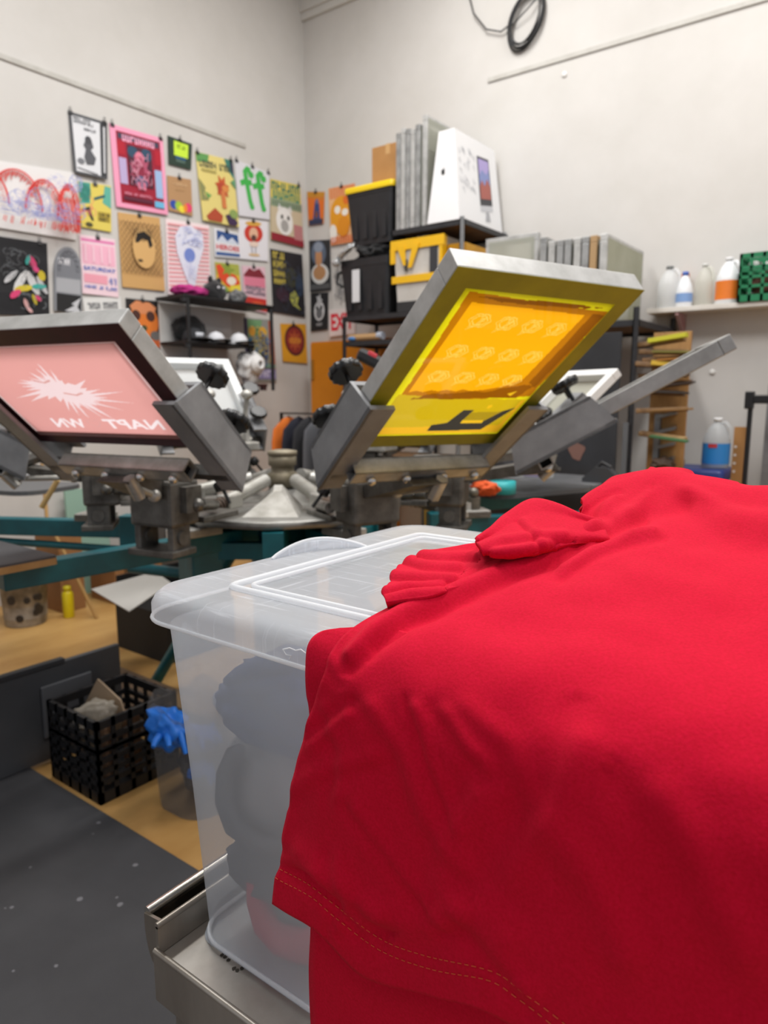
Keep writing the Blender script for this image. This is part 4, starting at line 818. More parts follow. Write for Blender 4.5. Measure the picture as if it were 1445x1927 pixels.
def pallet_arm(yaw, r0, r1, z, h=.07, w=.06, tie=True):
    R = RZ(math.radians(yaw)); b = MB(); b.box((r0, -w/2, z-h), (r1, w/2, z), T=R, bev=.004); o = b.build('pallet_arm', TEAL, press)
    MB().box((r0+.1, -.05, z), (r0+.24, .05, z+.03), T=R, bev=.005).cyl(R @ Vector((r0+.15, 0, z+.03)), R @ Vector((r0+.15, 0, z+.06)), .025, 12).build('gate_block', SILV, o)
    if tie: MB().tube([R @ Vector((r0+.05, .02, z-.12)), R @ Vector((r1-.25, .0, z-h-.02))], .016, 8).build('arm_strut', TEAL, o)
    return o
pallet_arm(-96, .22, 1.06, .86, tie=False)
q0, q1 = atz(245, 1068, .66), atz(385, 1083, .66); q0 -= Vector((HX, HY, 0)); q1 -= Vector((HX, HY, 0)); MB().tube([q0, q1], .022, 10).build('brace_tube', TEAL, press)
pallet_arm(-150, .62, 1.75, .85); pallet_arm(50, .62, 1.45, .85); pallet_arm(-12, .22, 1.1, .86); pallet_arm(104, .3, 1.2, .85); pallet_arm(164, .3, 1.2, .85)
for yaw in (-150, 50):
    R = RZ(math.radians(yaw)); MB().box((.60, -.035, .66), (.68, .035, .872), T=R, bev=.004).build('arm_post', TEAL, press)
    b = MB(); b.tube([R @ Vector((.8, 0, .84)), R @ Vector((.8, 0, .93))], .028, 12); b.ball(R @ Vector((.8, 0, .95)), .022); b.box((.76, -.05, .85), (.86, .05, .875), T=R); b.build('stand_off', M('#8b867b', .4, .5, wear='#5e5a50', amt=.5, scale=20), press)
PLY = M('#c39b66', .6, wear='#a47c49', amt=.5, scale=10)
PALT = M('#3c3c3f', .55, wear='#4c4c4f', amt=.5, scale=6)
def pallet(T, L, W, corner=.04):
    b = MB(); loft(b, [[T @ Vector((x, y, z)) for x, y in rpoly(0, -W/2, L, W/2, corner)] for z in (.862, .882)], None, True, True, False); o = b.build('pallet', PLY, press)
    b = MB(); loft(b, [[T @ Vector((x, y, z)) for x, y in rpoly(0.001, -W/2+.001, L-.001, W/2-.001, corner)] for z in (.882, .889)], None, True, True, False); b.build('rubber_top', PALT, o)
    return o
pl = pallet(Matrix.Translation((-.2, -.935, 0)) @ RZ(-PI/2), .55, .4, .012)
MB().box((-.4, -1.2, .889), (-.3, -1.06, .8905)).build('mint_tape', M('#8fd3bd', .5), pl)
# ------------------------------------------------------------------ the framed screens held by the heads
def place(root, key, dp=0, dn=0): root.matrix_world = HEADS[key] @ Matrix.Translation((dp, 0, dn))
def onmesh(root, W, L, name, layers, parent, z0=-.0018, flip=False):
    for i, (nm, polys, mat) in enumerate(layers):
        b = MB(); z = z0-.0007*i
        for pl in polys: b.add([(v*L, (u-.5)*W, z) for u, v in pl], [tuple(range(len(pl)))])
        b.build(nm, mat, parent, fix=False)
import numpy as np
def inpoly(pl, U, V):
    r = np.zeros(U.shape, bool); n = len(pl)
    for i in range(n):
        (x0, y0), (x1, y1) = pl[i], pl[(i+1) % n]
        if y0 == y1: continue
        r ^= ((y0 > V) != (y1 > V)) & (U < (x1-x0)*(V-y0)/(y1-y0)+x0)
    return r
def painted(name, W, L, b0, b1, bw, base, layers, parent, nx=230, ny=250):
    # one sheet of mesh whose small cells carry the emulsion and print colours
    xs = np.linspace(b0, L-b1, ny+1); ys = np.linspace(-W/2+bw, W/2-bw, nx+1)
    X, Y = np.meshgrid((xs[:-1]+xs[1:])/2, (ys[:-1]+ys[1:])/2, indexing='ij'); U = Y/W+.5; V = X/L
    idx = np.zeros(U.shape, int); mats = [base]
    for _n, polys, m in layers:
        if m not in mats: mats.append(m)
        k = mats.index(m)
        for pl in polys: idx[inpoly(pl, U, V)] = k
    vs = [(x, y, -.0009) for x in xs for y in ys]
    fs = [(i*(nx+1)+j, i*(nx+1)+j+1, (i+1)*(nx+1)+j+1, (i+1)*(nx+1)+j) for i in range(ny) for j in range(nx)]
    me = bpy.data.meshes.new(name); me.from_pydata(vs, [], fs)
    for m in mats: me.materials.append(m)
    me.polygons.foreach_set('material_index', idx.ravel().tolist()); me.update()
    o = bpy.data.objects.new(name, me); COL.objects.link(o); o.parent = parent; return o
def fm(h, k=.02): return film(h, k, .6, spec=.25, trl=.62)
def wav(pts, amp, n=8, seed=1):
    r = random.Random(seed); out = []
    for i in range(len(pts)):
        a, b = pts[i], pts[(i+1) % len(pts)]
        for k in range(n): t = k/n; out.append((a[0]+(b[0]-a[0])*t+(r.uniform(-amp, amp) if k else 0), a[1]+(b[1]-a[1])*t+(r.uniform(-amp, amp) if k else 0)))
    return out
W, L = .53, .61
ys = screen_frame('printing_screen', 'large raised screen with orange and yellow mesh and repeated monogram print', W, L, .05, .05, ALUL, None)
place(ys, 'yellow')
fr = kids(ys)[0]
b = MB(); OL = M('#a89e18', .5, wear='#8a8314', amt=.4, scale=6)
for lo, hi in (((0, -W/2, -.0012), (.05, W/2, -.0002)), ((L-.05, -W/2, -.0012), (L, W/2, -.0002)), ((.05, -W/2, -.0012), (L-.05, -W/2+.05, -.0002)), ((.05, W/2-.05, -.0012), (L-.05, W/2, -.0002))): b.box(lo, hi)
b.build('mesh_wrap', OL, fr)
brown = wav([(.135, .36), (.5, .335), (.9, .36), (.905, .88), (.12, .905)], .006, 7, 3)
org = [(.165, .375), (.2, .385), (.24, .378), (.28, .39), (.32, .384), (.36, .395), (.42, .385), (.45, .40), (.5, .39), (.58, .40), (.66, .42), (.72, .45), (.76, .475), (.79, .85), (.6, .855), (.165, .86)]
low = wav([(.105, .09), (.895, .09), (.895, .335), (.6, .345), (.12, .36)], .004, 6, 4)
nav = [(.43, .11), (.77, .115), (.80, .16), (.875, .28), (.81, .255), (.745, .185), (.60, .185), (.62, .26), (.555, .262), (.515, .17), (.43, .155)]
bub = []; 
def bubble(u, v, s):
    out = []
    for rr in (1.0, .7):
        e = [(u+s*rr*(1+.1*math.cos(6*a))*math.cos(a), v+s*.62*rr*(1+.1*math.cos(6*a))*math.sin(a)) for a in [2*PI*k/20 for k in range(21)]]; out += stroke(e, s*.085)
    out += stroke([(u-s*.2, v-s*.45), (u+s*.02, v-s*.1), (u+s*.05, v+s*.3)], s*.1)+stroke([(u+s*.15, v-s*.4), (u+s*.22, v+s*.25), (u+s*.42, v+s*.22), (u+s*.4, v), (u+s*.2, v-s*.05)], s*.1)
    out += stroke([(u-s*.6, v-s*.5), (u-s*.85, v-s*.95), (u-s*.3, v-s*.62)], s*.07)
    return out
for vi, v in enumerate((.78, .62, .475)):
    for k in range(4): bub += bubble(.265+.145*k, v-.004*k, .052)
small = [[(.14, .93), (.16, .93), (.17, .88), (.13, .82)]]
painted('mesh_panel', W, L, .045, .045, .045, fm('#e4da14'), [('lower_emulsion', [low], fm('#c8ac14')), ('bottom_tape', [[(.1, .095), (.9, .095), (.9, .15), (.1, .14)], [(.86, .1), (.895, .1), (.895, .34), (.87, .33)]], fm('#e6b21c')), ('brown_emulsion', [brown], fm('#b87406')), ('orange_emulsion', [org], fm('#f4ac0c')),
    ('monogram_print', bub, fm('#fbcb5a')), ('brown_smear', [wav([(.2, .33), (.82, .345), (.86, .43), (.8, .44), (.6, .385), (.3, .372)], .008, 6, 6), wav([(.16, .885), (.5, .9), (.86, .895), (.7, .878), (.4, .872)], .005, 5, 8), wav([(.815, .45), (.88, .42), (.90, .86), (.83, .86)], .003, 5, 9)], fm('#8d5304')),
    ('label_inner', [[(.59, .17), (.75, .17), (.81, .25), (.62, .245)]], fm('#a88f1c')), ('navy_label', [nav], M('#586672', .6)), ('yellow_fleck', [[(.6, .185), (.74, .185), (.74, .165), (.6, .165)], star(.7, .285, .02, .01, 5), [(.74, .375), (.79, .395), (.77, .36)]], fm('#e8bb1c'))], ys)
fr['label'] = 'aluminium screen frame'
# left pink screen
W, L = .685, .43
ps = screen_frame('printing_screen', 'large raised screen with pink mesh, white splash and mirrored word, left foreground', W, L, .05, .05, ALUL, None)
place(ps, 'left'); fr = kids(ps)[0]
b = MB(); OL = M('#4c1522', .5, wear='#36101a', amt=.4, scale=6)
for lo, hi in (((0, -W/2, -.0012), (.03, W/2, -.0002)), ((L-.05, -W/2, -.0012), (L, W/2, -.0002)), ((.03, -W/2, -.0012), (L-.05, -W/2+.05, -.0002)), ((.03, W/2-.05, -.0012), (L-.05, W/2, -.0002))): b.box(lo, hi)
b.build('mesh_wrap', OL, fr)
pk = [(.085, .09), (.915, .09), (.915, .87), (.085, .87)]
r_ = random.Random(11); spl = []
for k in range(64):
    a = 2*PI*k/64; rr = (.62+.72*r_.random()**1.6 if k % 2 == 0 else .42+.2*r_.random()); spl.append((.47+.225*rr*math.cos(a)*(1.1 if abs(math.cos(a)) > .6 else .8), .50+.20*rr*math.sin(a)-.05*math.cos(a)))
eyes = [stroke([(.36, .60), (.41, .58), (.45, .60)], .014), stroke([(.46, .49), (.52, .47), (.56, .49)], .014)]
txt = []
def word(s, u0, u1, v0, v1):
    tv, tf = text_geo(s, .03); P = [(u1-(u1-u0)*x, v0+(v1-v0)*y) for x, y in tv]
    return [[P[i] for i in f] for f in tf]
txt += word('NAPT', .53, .83, .16, .25)+word('WN', .24, .42, .16, .25)
heart = stroke([(0.475+.022*math.sin(a)**3*1.6, .21+.033*(math.cos(a)-.35*math.cos(2*a)-.15*math.cos(3*a))) for a in [2*PI*k/20 for k in range(21)]], .006)
edge = stroke([(.08, .085), (.92, .085), (.92, .875), (.08, .875), (.08, .085)], .012)
painted('mesh_panel', W, L, .028, .045, .045, fm('#d58f8f'), [('emulsion', [pk], fm('#e0a19d')), ('white_border', edge, fm('#f0d6d6')), ('splash_print', [spl], fm('#ecd6da')), ('mirrored_word', txt, fm('#f3e6ea')), ('heart_outline', heart+eyes[0]+eyes[1], fm('#d9a3a0'))], ps)
fr['label'] = 'aluminium screen frame'
s = screen_frame('printing_screen', 'grey metal screen seen edge on, raised on the right side of the press', .45, .595, .05, .04, M('#b3b2b0', .4, .5, wear='#8f8e8b', amt=.5, scale=9), MESH); place(s, 'right', 0)
s = screen_frame('printing_screen', 'white meshed screen behind the yellow screen on the rear of the press', .50, .50, .045, .045, M('#dcdedd', .4), fm('#eef1f2')); place(s, 'rearright')
s = screen_frame('printing_screen', 'white meshed screen behind the pink screen on the rear of the press', .50, .50, .045, .045, M('#dcdedd', .4), fm('#eef1f2')); place(s, 'rearleft')
s = screen_frame('printing_screen', 'empty grey screen at the far left side of the press', .46, .6, .045, .045, ALU, MESH); place(s, 'farleft')
s = screen_frame('printing_screen', 'small white framed screen between the yellow screen and the edge on screen', .36, .40, .04, .04, M('#e4e4e2', .4), MESH); place(s, 'aside', -.02)
# tape gun resting on the rear screen
q = HEADS['rearright'] @ Vector((.30, .17, .125))
g = thing('tape_gun', 'black and red hand tool lying on the white screen left of the yellow one', 'tool', tuple(q)); g.rotation_euler = (0, .45, math.radians(36.9))
MB().box((-.13, -.03, .0), (.02, .03, .07), bev=.02).box((.0, -.022, .0), (.12, .022, .04), bev=.012).build('body', M('#19191b', .4), g)
MB().box((.1, -.024, -.01), (.15, .024, .035), bev=.006).box((-.08, -.031, .05), (-.03, .031, .073), bev=.004).build('red_trim', M('#c93a45', .4), g)
MB().tube([(.04, .05, .06), (.14, .05, .03)], .02, 10).build('pink_handle', M('#a8636c', .5), g)
# ------------------------------------------------------------------ floor things
tag(MB().box((-3.2, -2.2, 0), (-.2, 1.165, .008), bev=.003).build('rubber_mat', M('#4b4b4e', .6, wear='#3c3c3f', amt=.4, scale=2.5, bump=.35, bscale=260), None), 'big black rubber mat on the plywood floor by the steel cart', 'mat')
b = MB(); r_ = random.Random(8)
for k in range(11):
    px, py = r_.choice(((150, 1570), (250, 1620), (140, 1680), (30, 1830), (120, 1810), (230, 1700), (60, 1630), (20, 1700), (180, 1560)))
    p = atz(px+r_.uniform(-18, 18), py+r_.uniform(-12, 12), .0085); rr = r_.uniform(.002, .007)
    b.add([p+Vector((rr*(1+.5*r_.random())*math.cos(a), rr*(1+.5*r_.random())*math.sin(a), 0)) for a in [2*PI*i/9 for i in range(9)]], [tuple(range(9))])
o = b.build('dust_speck', M('#77777b', .8), [x for x in bpy.data.objects if x.name == 'rubber_mat'][0], fix=False); o['kind'] = 'stuff'
# grey upright panel left of the crate
p = thing('plastic_board', 'dark grey plastic sheet standing upright behind the black crate', 'board', (-2.50, 1.3, 0))
GP = M('#4c4d50', .45, wear='#3d3e41', amt=.5, scale=2)
T = Matrix.Rotation(math.radians(0), 4, 'Z')
MB().box((-.012, -.9, .009), (.012, .25, .372), bev=.004).build('sheet', GP, p); MB().box((-.014, -.25, .364), (.016, .02, .384), bev=.003).build('grip_strip', M('#2c2d30', .5), p)
MB().box((.012, -.08, .1), (.02, .12, .3), bev=.004).build('raised_pad', M('#5a5b5e', .4), p)
# black milk crate with cardboard
ck = crate('milk_crate', 'black plastic crate on the floor filled with cardboard and clear wrap', (-2.225, 1.345, .002), .31, .32, .29, M('#19191b', .45), 6, 5)
cr = thing('cardboard_flap', 'torn tan cardboard piece standing in the black floor crate', 'cardboard', (-2.28, 1.36, .02))
q = [aty(*p, 1.30)-cr.location for p in ((146, 1352), (183, 1278), (226, 1318), (234, 1345), (215, 1405), (156, 1405))]
MB().prism(q, (.0, .006, .0), None).build('flap', M('#a08a70', .8), cr)
b = MB(); b.lathe([(.018, -.002), (.018, .002)], 16, T=Matrix.Translation(aty(166, 1340, 1.294)-cr.location) @ Matrix.Rotation(PI/2, 4, 'X')); b.build('finger_hole', M('#2c2620', .9), cr)
tag(MB().blob((0, 0, 0), (.09, .042, .045), .3, 4, 3, T=Matrix.Rotation(-.35, 4, 'Y') @ Matrix.Rotation(.3, 4, 'Z')).build('plastic_wrap', film('#cfc7b8', .5, .12), None, (-2.175, 1.245, .275)), 'bunched clear plastic wrap on top of the black floor crate', 'wrap')
for i, (x, y, z, s_) in enumerate(((-2.12, 1.235, .05, .2), (-2.17, 1.28, .03, .19), (-2.14, 1.36, .02, .24))):
    tag(MB().box((-.03, -.006, 0), (.03, .006, s_), bev=.002).build('cardboard_strip', M('#8d6b4e', .8), None, (x, y, z), rot=(0, 0, .5*i)), ['brown card strip showing through the front of the black crate', 'brown card strip behind another inside the black crate', 'tall brown card strip at the back inside the black crate'][i], 'cardboard')
# translucent trash bag with blue gloves
bg = thing('trash_bag', 'clear plastic bag bin of dark trash with blue gloves by the black crate', 'bag', (-1.84, 1.43, .002))
b = MB(); L = []
for k in range(12):
    z = .36*k/11; n = 28
    L.append([((.125+.022*k/11)*(1+.09*noise.noise(Vector((math.cos(2*PI*j/n)*2, math.sin(2*PI*j/n)*2, z*9))))*(abs(math.cos(2*PI*j/n))**.7)*math.copysign(1, math.cos(2*PI*j/n)), (.13+.02*k/11)*(1+.09*noise.noise(Vector((math.cos(2*PI*j/n)*2+5, math.sin(2*PI*j/n)*2, z*9))))*(abs(math.sin(2*PI*j/n))**.7)*math.copysign(1, math.sin(2*PI*j/n)), z+(.02*math.sin(j*1.3) if k == 11 else 0)) for j in range(n)])
loft(b, L, None, True, False); b.build('bag', film('#b5b5b5', .74, .1, clearcol='#e4e4e4'), bg)
tag(MB().blob((0, 0, .13), (.085, .09, .12), .22, 4, 14, floor=.012).build('dark_trash', M('#6b6966', .5, wear='#2f2e2d', amt=.6, scale=16), None, (-1.84, 1.45, 0)), 'dark crumpled trash inside the clear floor bag', 'trash')
BG = M('#1d74d8', .5)
for i, (x, y, z, rx, sd, lb) in enumerate(((aty(312, 1372, 1.29).x, 1.30, aty(312, 1372, 1.29).z, .085, 3, 'bright blue glove spilling over the bag rim'), (-1.79, 1.375, .25, .06, 5, 'blue glove halfway down inside the clear bag'), (-1.775, 1.36, .15, .04, 7, 'blue scrap low inside the clear bag'))):
    g = thing('nitrile_glove', lb, 'glove', (x, y, z), .7*i, 'blue gloves in the trash bag')
    MB().blob((0, 0, 0), (rx, rx*.6, rx*.75), .35, 3, sd).build('palm', BG, g)
    b = MB(); r_ = random.Random(sd)
    for k in range(5): a = -1.2+.5*k; b.tube([(rx*.5*math.cos(a), rx*.5*math.sin(a), .0), (rx*1.0*math.cos(a), rx*.9*math.sin(a), r_.uniform(-.02, .03)), (rx*1.3*math.cos(a), rx*1.1*math.sin(a), r_.uniform(-.05, .01))], [.013, .011, .007], 8)
    b.build('fingers', BG, g)
# black box with grey flap behind
bb = thing('black_box', 'black open box with a pale grey sheet lying over its top', 'box', (-3.20, 2.25, 0))
MB().box((-.2, -.14, 0), (.25, .3, .26)).box((-.19, -.135, .26), (-.18, .29, .4)).box((-.19, .28, .26), (.24, .29, .42)).build('carton', M('#151414', .7), bb)
q = [atz(172, 1110, .41), atz(243, 1152, .43), atz(322, 1098, .46), atz(292, 1077, .47)]; o_ = sum(q, Vector())/4; q = [p-o_ for p in q]
tag(MB().hexa(q+[p+Vector((0, 0, .004)) for p in q]).build('grey_sheet', M('#b3b0aa', .6), None, o_), 'pale grey kite shaped sheet on the black box under the press', 'sheet')
tag(MB().box((-.22, -.16, 0), (.2, .16, .13), bev=.004).build('cardboard_box', M('#5f4a36', .8), None, (-2.62, 1.60, 0)), 'low dark brown cardboard box on the floor beside the teal leg', 'box')
tag(MB().box((-.17, -.05, 0), (.17, .05, .09), bev=.01).build('tool_case', M('#262527', .6), None, (-2.2, 1.66, 0)), 'small black case on the floor right behind the crate', 'case')
# stuff against the left wall under the press
def onfloor(px, py): p = atz(px, py, 0); return p if p.x > WX+.15 else atx(px, py, WX+.25)
c = thing('cardboard_box', 'tall brown cardboard box behind the yellow spray can', 'box', (-4.36, 2.41, 0)); MB().box((-.14, -.16, 0), (.14, .0, .52), bev=.004).build('carton', M('#a3764a', .8, wear='#93683f', amt=.4, scale=5), c)
c = thing('cardboard_box', 'brown cardboard box with a dark printed word under the teal arm', 'box', (-4.25, 2.75, 0)); MB().box((-.16, -.19, 0), (.14, .17, .28), bev=.004).build('carton', M('#a87c50', .8, wear='#976d44', amt=.4, scale=5), c)
b = MB(); r_ = random.Random(4)
for k in range(7):
    y = -.12+.033*k
    for dy in (0, .016): b.add([(.1415, y+dy, .19), (.1415, y+dy+.009, .19), (.1415, y+dy+.009, .235), (.1415, y+dy, .235)], [(0, 1, 2, 3)])
    zz_ = r_.choice((.19, .21, .227)); b.add([(.1416, y, zz_), (.1416, y+.025, zz_), (.1416, y+.025, zz_+.008), (.1416, y, zz_+.008)], [(0, 1, 2, 3)])
b.build('printed_word', M('#3a2a1c', .7), c, fix=False)
o = thing('mint_board', 'pale mint green board leaning behind the cardboard boxes', 'board', (-4.52, 2.66, 0)); MB().hexa([(-.02, -.16, 0), (.0, -.16, 0), (.0, .14, 0), (-.02, .14, 0), (-.1, -.13, .72), (-.08, -.13, .72), (-.08, .17, .72), (-.1, .17, .72)]).build('sheet', M('#8fb0a0', .6), o)
o = thing('grey_bin', 'dark grey bin behind the mint board under the press', 'bin', (-4.4, 3.13, 0)); b = MB(); loft(b, [[(x, y, z) for x, y in rpoly(-.15*k, -.15*k, .15*k, .15*k, .03)] for z, k in ((0, .85), (.5, 1))], None, True, True, False); b.build('bin', M('#4b4a4a', .6), o)
b = MB()
for k in range(18): b.tube([(.152, -.05+.012*math.cos(a), .22+.011*k+.004*math.sin(a)) for a in [2*PI*i/8 for i in range(8)]], .004, 5, closed=True)
b.build('coil_spring', M('#b9b8b4', .4, .5), o)
o = thing('spray_can', 'yellow spray can on the floor before the brown cardboard boxes', 'can', (-4.12, 2.235, 0)); b = MB(); b.lathe([(.032, 0), (.033, .004), (.033, .15), (.024, .165), (.02, .17)], 20); b.build('can_body', M('#d8c316', .35), o); b = MB(); b.lathe([(.023, .165), (.023, .195), (.01, .2)], 16); b.build('cap', M('#c9b90f', .4), o)
o = thing('paint_bucket', 'white bucket with dark ink splashes at the left edge under the press', 'bucket', (-4.22, 2.02, 0)); b = MB(); b.lathe([(.11, 0), (.115, .01), (.14, .36), (.147, .362), (.147, .39), (.14, .4), (.135, .4), (.12, .05)], 28, cap=False); b.lathe([(.11, .002), (.001, .003)], 28, cap=False); b.build('bucket_body', M('#cfc9c0', .5, wear='#6c6760', amt=.35, scale=7), o)
r_ = random.Random(6)
for k in range(9):
    a0 = r_.uniform(-1.2, .6); z0 = r_.uniform(.06, .2); s0 = r_.uniform(.012, .03)
    b = MB(); b.add([((.1185+.075*(z0+s0*math.sin(t))/1.0)*math.cos(a0+s0/.13*math.cos(t)), (.1185+.075*(z0+s0*math.sin(t)))*math.sin(a0+s0/.13*math.cos(t)), z0+s0*math.sin(t)) for t in [2*PI*i/10 for i in range(10)]], [tuple(range(10))])
    b.build('ink_splash', M('#2b2725', .5), o, fix=False)
o = thing('broom_handle', 'thin wooden stick leaning beside the white bucket', 'stick', (-3.95, 2.32, 0)); MB().tube([(0, 0, 0), (-.28, -.12, .62), (-.42, -.05, .95)], .011, 8).build('shaft', M('#b08a52', .6), o)
tag(MB().tube([(0, 0, 0), (.06, .05, .12)], .012, 8).build('wood_dowel', M('#c2a066', .6), None, tuple(atx(78, 955, -3.05))), 'short pale wooden dowel standing on the left teal arm', 'dowel')
# ------------------------------------------------------------------ work table and odds right of the press
p0 = atz(1000, 905, .9)
wt = thing('work_table', 'grey work table behind the press at the right', 'table', (-1.78, 3.92, 0)); GT = M('#6d6e70', .5, wear='#58595b', amt=.4, scale=5)
MB().box((-.75, -.22, .85), (.42, .20, .885), bev=.005).build('tabletop', GT, wt)
for x in (-.7, .37):
    for y in (-.17, .15): MB().box((x-.02, y-.02, 0), (x+.02, y+.02, .85)).build('leg', DARKM, wt)
TZ = .886
def ontab(px, dy=0): p = aty(px, 900, 3.82+dy); return (p.x, p.y, TZ)
o = thing('spray_can', 'blue and white spray can on the work table', 'can', ontab(1020, .1)); b = MB(); b.lathe([(.03, 0), (.031, .004), (.031, .085), (.02, .1)], 18); b.build('can_body', M('#3b74c8', .4), o); b = MB(); b.lathe([(.021, .095), (.021, .125), (.012, .13)], 14); b.build('cap', M('#e6e8ec', .4), o)
o = thing('label_box', 'low white box with purple print on the work table under the spray can', 'box', ontab(1000)); MB().box((-.12, -.04, 0), (.12, .04, .045), bev=.003).build('carton', M('#c9cac8', .6), o); MB().box((-.03, -.0415, .008), (.09, -.04, .036)).build('print_panel', M('#8d86a6', .6), o)
o = thing('clothes_iron', 'small dark grey iron shaped tool on the work table', 'tool', ontab(1132)); b = MB(); b.prism([(-.1, -.03, .0), (.09, -.03, 0), (.1, -.03, .03), (.04, -.03, .085), (-.03, -.03, .085), (-.1, -.03, .02)], (0, .06, 0)); b.build('body', M('#3e3f42', .5), o); MB().tube([(-.03, 0, .08), (.0, 0, .11), (.05, 0, .085)], .01, 8).build('handle', M('#232325', .5), o)
o = thing('tape_roll', 'turquoise tape roll on the right pallet of the press', 'tape', tuple(atz(945, 912, .965)-Vector((0, 0, .038)))); b = MB(); b.lathe([(.03, 0), (.06, 0), (.06, .055), (.03, .055), (.03, 0)], 24, cap=False); b.build('roll', M('#3cb9bd', .5), o)
tag(MB().blob((0, 0, .03), (.065, .04, .035), .35, 3, 6, floor=0).build('orange_rag', M('#df5a25', .8), None, tuple(atz(912, 915, .965)-Vector((0, 0, .04)))), 'crumpled orange rag beside the turquoise tape roll', 'rag')
Rp = Matrix.Translation((0, 0, 0))
for nm, pts, lb in (('r', (870, 1085), ''), ):
    a = atz(985, 915, .925)-Vector((HX, HY, 0)); ang = math.atan2(a.y, a.x); dist = math.hypot(a.x, a.y)
    b = MB(); T = RZ(ang); loft(b, [[T @ Vector((x, y, z)) for x, y in rpoly(dist-.33, -.2, dist+.3, .2, .1)] for z in (.905, .925)], None, True, True, False); o = b.build('pallet', M('#58595b', .5), press); 
    MB().box((dist-.5, -.03, .83), (dist+.1, .03, .905), T=T).build('pallet_arm', TEAL, press)
a = atz(20, 912, .94)-Vector((HX, HY, 0)); ang = math.atan2(a.y, a.x); dist = math.hypot(a.x, a.y)
b = MB(); T = RZ(ang); loft(b, [[T @ Vector((x, y, z)) for x, y in rpoly(dist-.3, -.18, dist+.3, .18, .1)] for z in (.92, .94)], None, True, True, False); b.build('pallet', M('#5d5e60', .5), press)
yc = thing('trash_can', 'yellow bin standing on the floor behind the right teal arm', 'bin', (aty(838, 980, 3.35).x, 3.35, 0)); b = MB(); b.lathe([(.10, 0), (.12, .8), (.125, .8), (.125, .83), (.11, .83)], 20); b.build('bin', M('#c9b516', .5), yc)
# rail of dark clothes behind the press near the corner
cr = thing('clothes_rack', 'low rail of dark garments behind the press near the room corner', 'rack', (-3.75, 4.10, 0)); b = MB(); b.tube([(-.35, 0, 0), (-.35, 0, 1.22), (.3, 0, 1.22), (.3, 0, 0)], .014, 10); b.build('rail', ST, cr)
for i, (x, c, lb) in enumerate(((-.27, '#d06a1e', 'orange garment hanging at the left of the low rail'), (-.16, '#1c1d2a', 'black garment hanging beside the orange one on the rail'), (-.05, '#26262a', 'charcoal garment hanging in the middle of the low rail'), (.06, '#54555a', 'grey garment hanging on the low rail'), (.2, '#19191b', 'black garment hanging at the right end of the low rail'))):
    g = thing('hanging_shirt', lb, 'garment', (-3.75+x, 4.10, 0), 0, 'garments on the low rail')
    b = MB(); L = []
    for k, (z, w, d) in enumerate(((.55, .2, .032), (.7, .2, .028), (1.0, .19, .028), (1.1, .17, .025), (1.17, .08, .02), (1.19, .03, .012))):
        L.append([(d*math.cos(a)*(1+.25*math.sin(5*a+k)), w*math.sin(a), z) for a in [2*PI*j/22 for j in range(22)]])
    loft(b, L); b.build('body', M(c, .85), g); MB().tube([(0, -.1, 1.155), (0, 0, 1.195), (0, .1, 1.155)], .005, 6).tube([(0, 0, 1.195), (0, 0, 1.203)], .004, 6).build('hanger', M('#2a2a2c', .5), g)
# ------------------------------------------------------------------ steel cart
STEEL = M('#d3cec5', .3, .6, wear='#a9a299', amt=.5, scale=7, bump=.06, bscale=30)
STEELD = M('#b5aea3', .35, .6, wear='#857d72', amt=.6, scale=5, stretch=(1, 1, .3))
ct = thing('steel_cart', 'stainless steel cart with side gutter carrying the clear tote', 'cart', (-.25, .78, 0))
def wl(b, root):
    o = root.location; b.v = [v-o for v in b.v]; return b
TZ0 = .69
b = MB(); b.box((-.67, .445, TZ0-.008), (.3, 1.15, TZ0), bev=.002); wl(b, ct).build('tray', STEEL, ct)
b = MB(); b.box((-.676, .440, TZ0-.062), (.3, .446, TZ0+.002), bev=.001); b.tube([(-.676, .443, TZ0+.003), (.3, .443, TZ0+.003)], .004, 8); wl(b, ct).build('front_apron', STEELD, ct)
b = MB(); b.box((-.676, .445, TZ0-.03), (-.670, 1.15, TZ0+.036), bev=.001); b.tube([(-.673, .445, TZ0+.036), (-.673, 1.15, TZ0+.036)], .004, 8); wl(b, ct).build('side_upstand', STEELD, ct)
prof = [(-.673, TZ0+.03)]+[(-.6955+.0225*math.cos(a), TZ0+.012-.055*math.sin(a)) for a in [PI*k/14 for k in range(15)]]+[(-.718, TZ0+.024)]
b = MB(); n = len(prof); vs = [(x, y, z) for y in (.46, 1.15) for x, z in prof]; b.add(vs, [(k, k+1, n+k+1, n+k) for k in range(n-1)], None, True)
o = wl(b, ct).build('side_gutter', M('#c2beb6', .18, .95, wear='#8d877e', amt=.3, scale=5), ct, solid=.002)
b = MB(); b.tube([(-.714, .46, TZ0+.026), (-.714, 1.15, TZ0+.034)], .007, 10); wl(b, ct).build('gutter_rim', M('#d0ccc4', .15, .95), ct)
b = MB(); b.add([(x, .458, z) for x, z in prof]+[(x, .462, z) for x, z in prof], [tuple(range(n)), tuple(range(2*n-1, n-1, -1))]+[(k, n+k, n+(k+1) % n, (k+1) % n) for k in range(n)]); wl(b, ct).build('gutter_end', STEELD, ct)
for x, y in ((-.628, .465), (-.628, 1.1), (.26, .465), (.26, 1.1)):
    b = MB(); b.box((x-.019, y-.019, .009), (x+.019, y+.019, TZ0-.01), bev=.002); wl(b, ct).build('leg', STEELD, ct)
b = MB(); b.box((-.64, .46, .2), (.28, 1.12, .215)); wl(b, ct).build('lower_shelf', STEEL, ct)
b = MB(); r_ = random.Random(9)
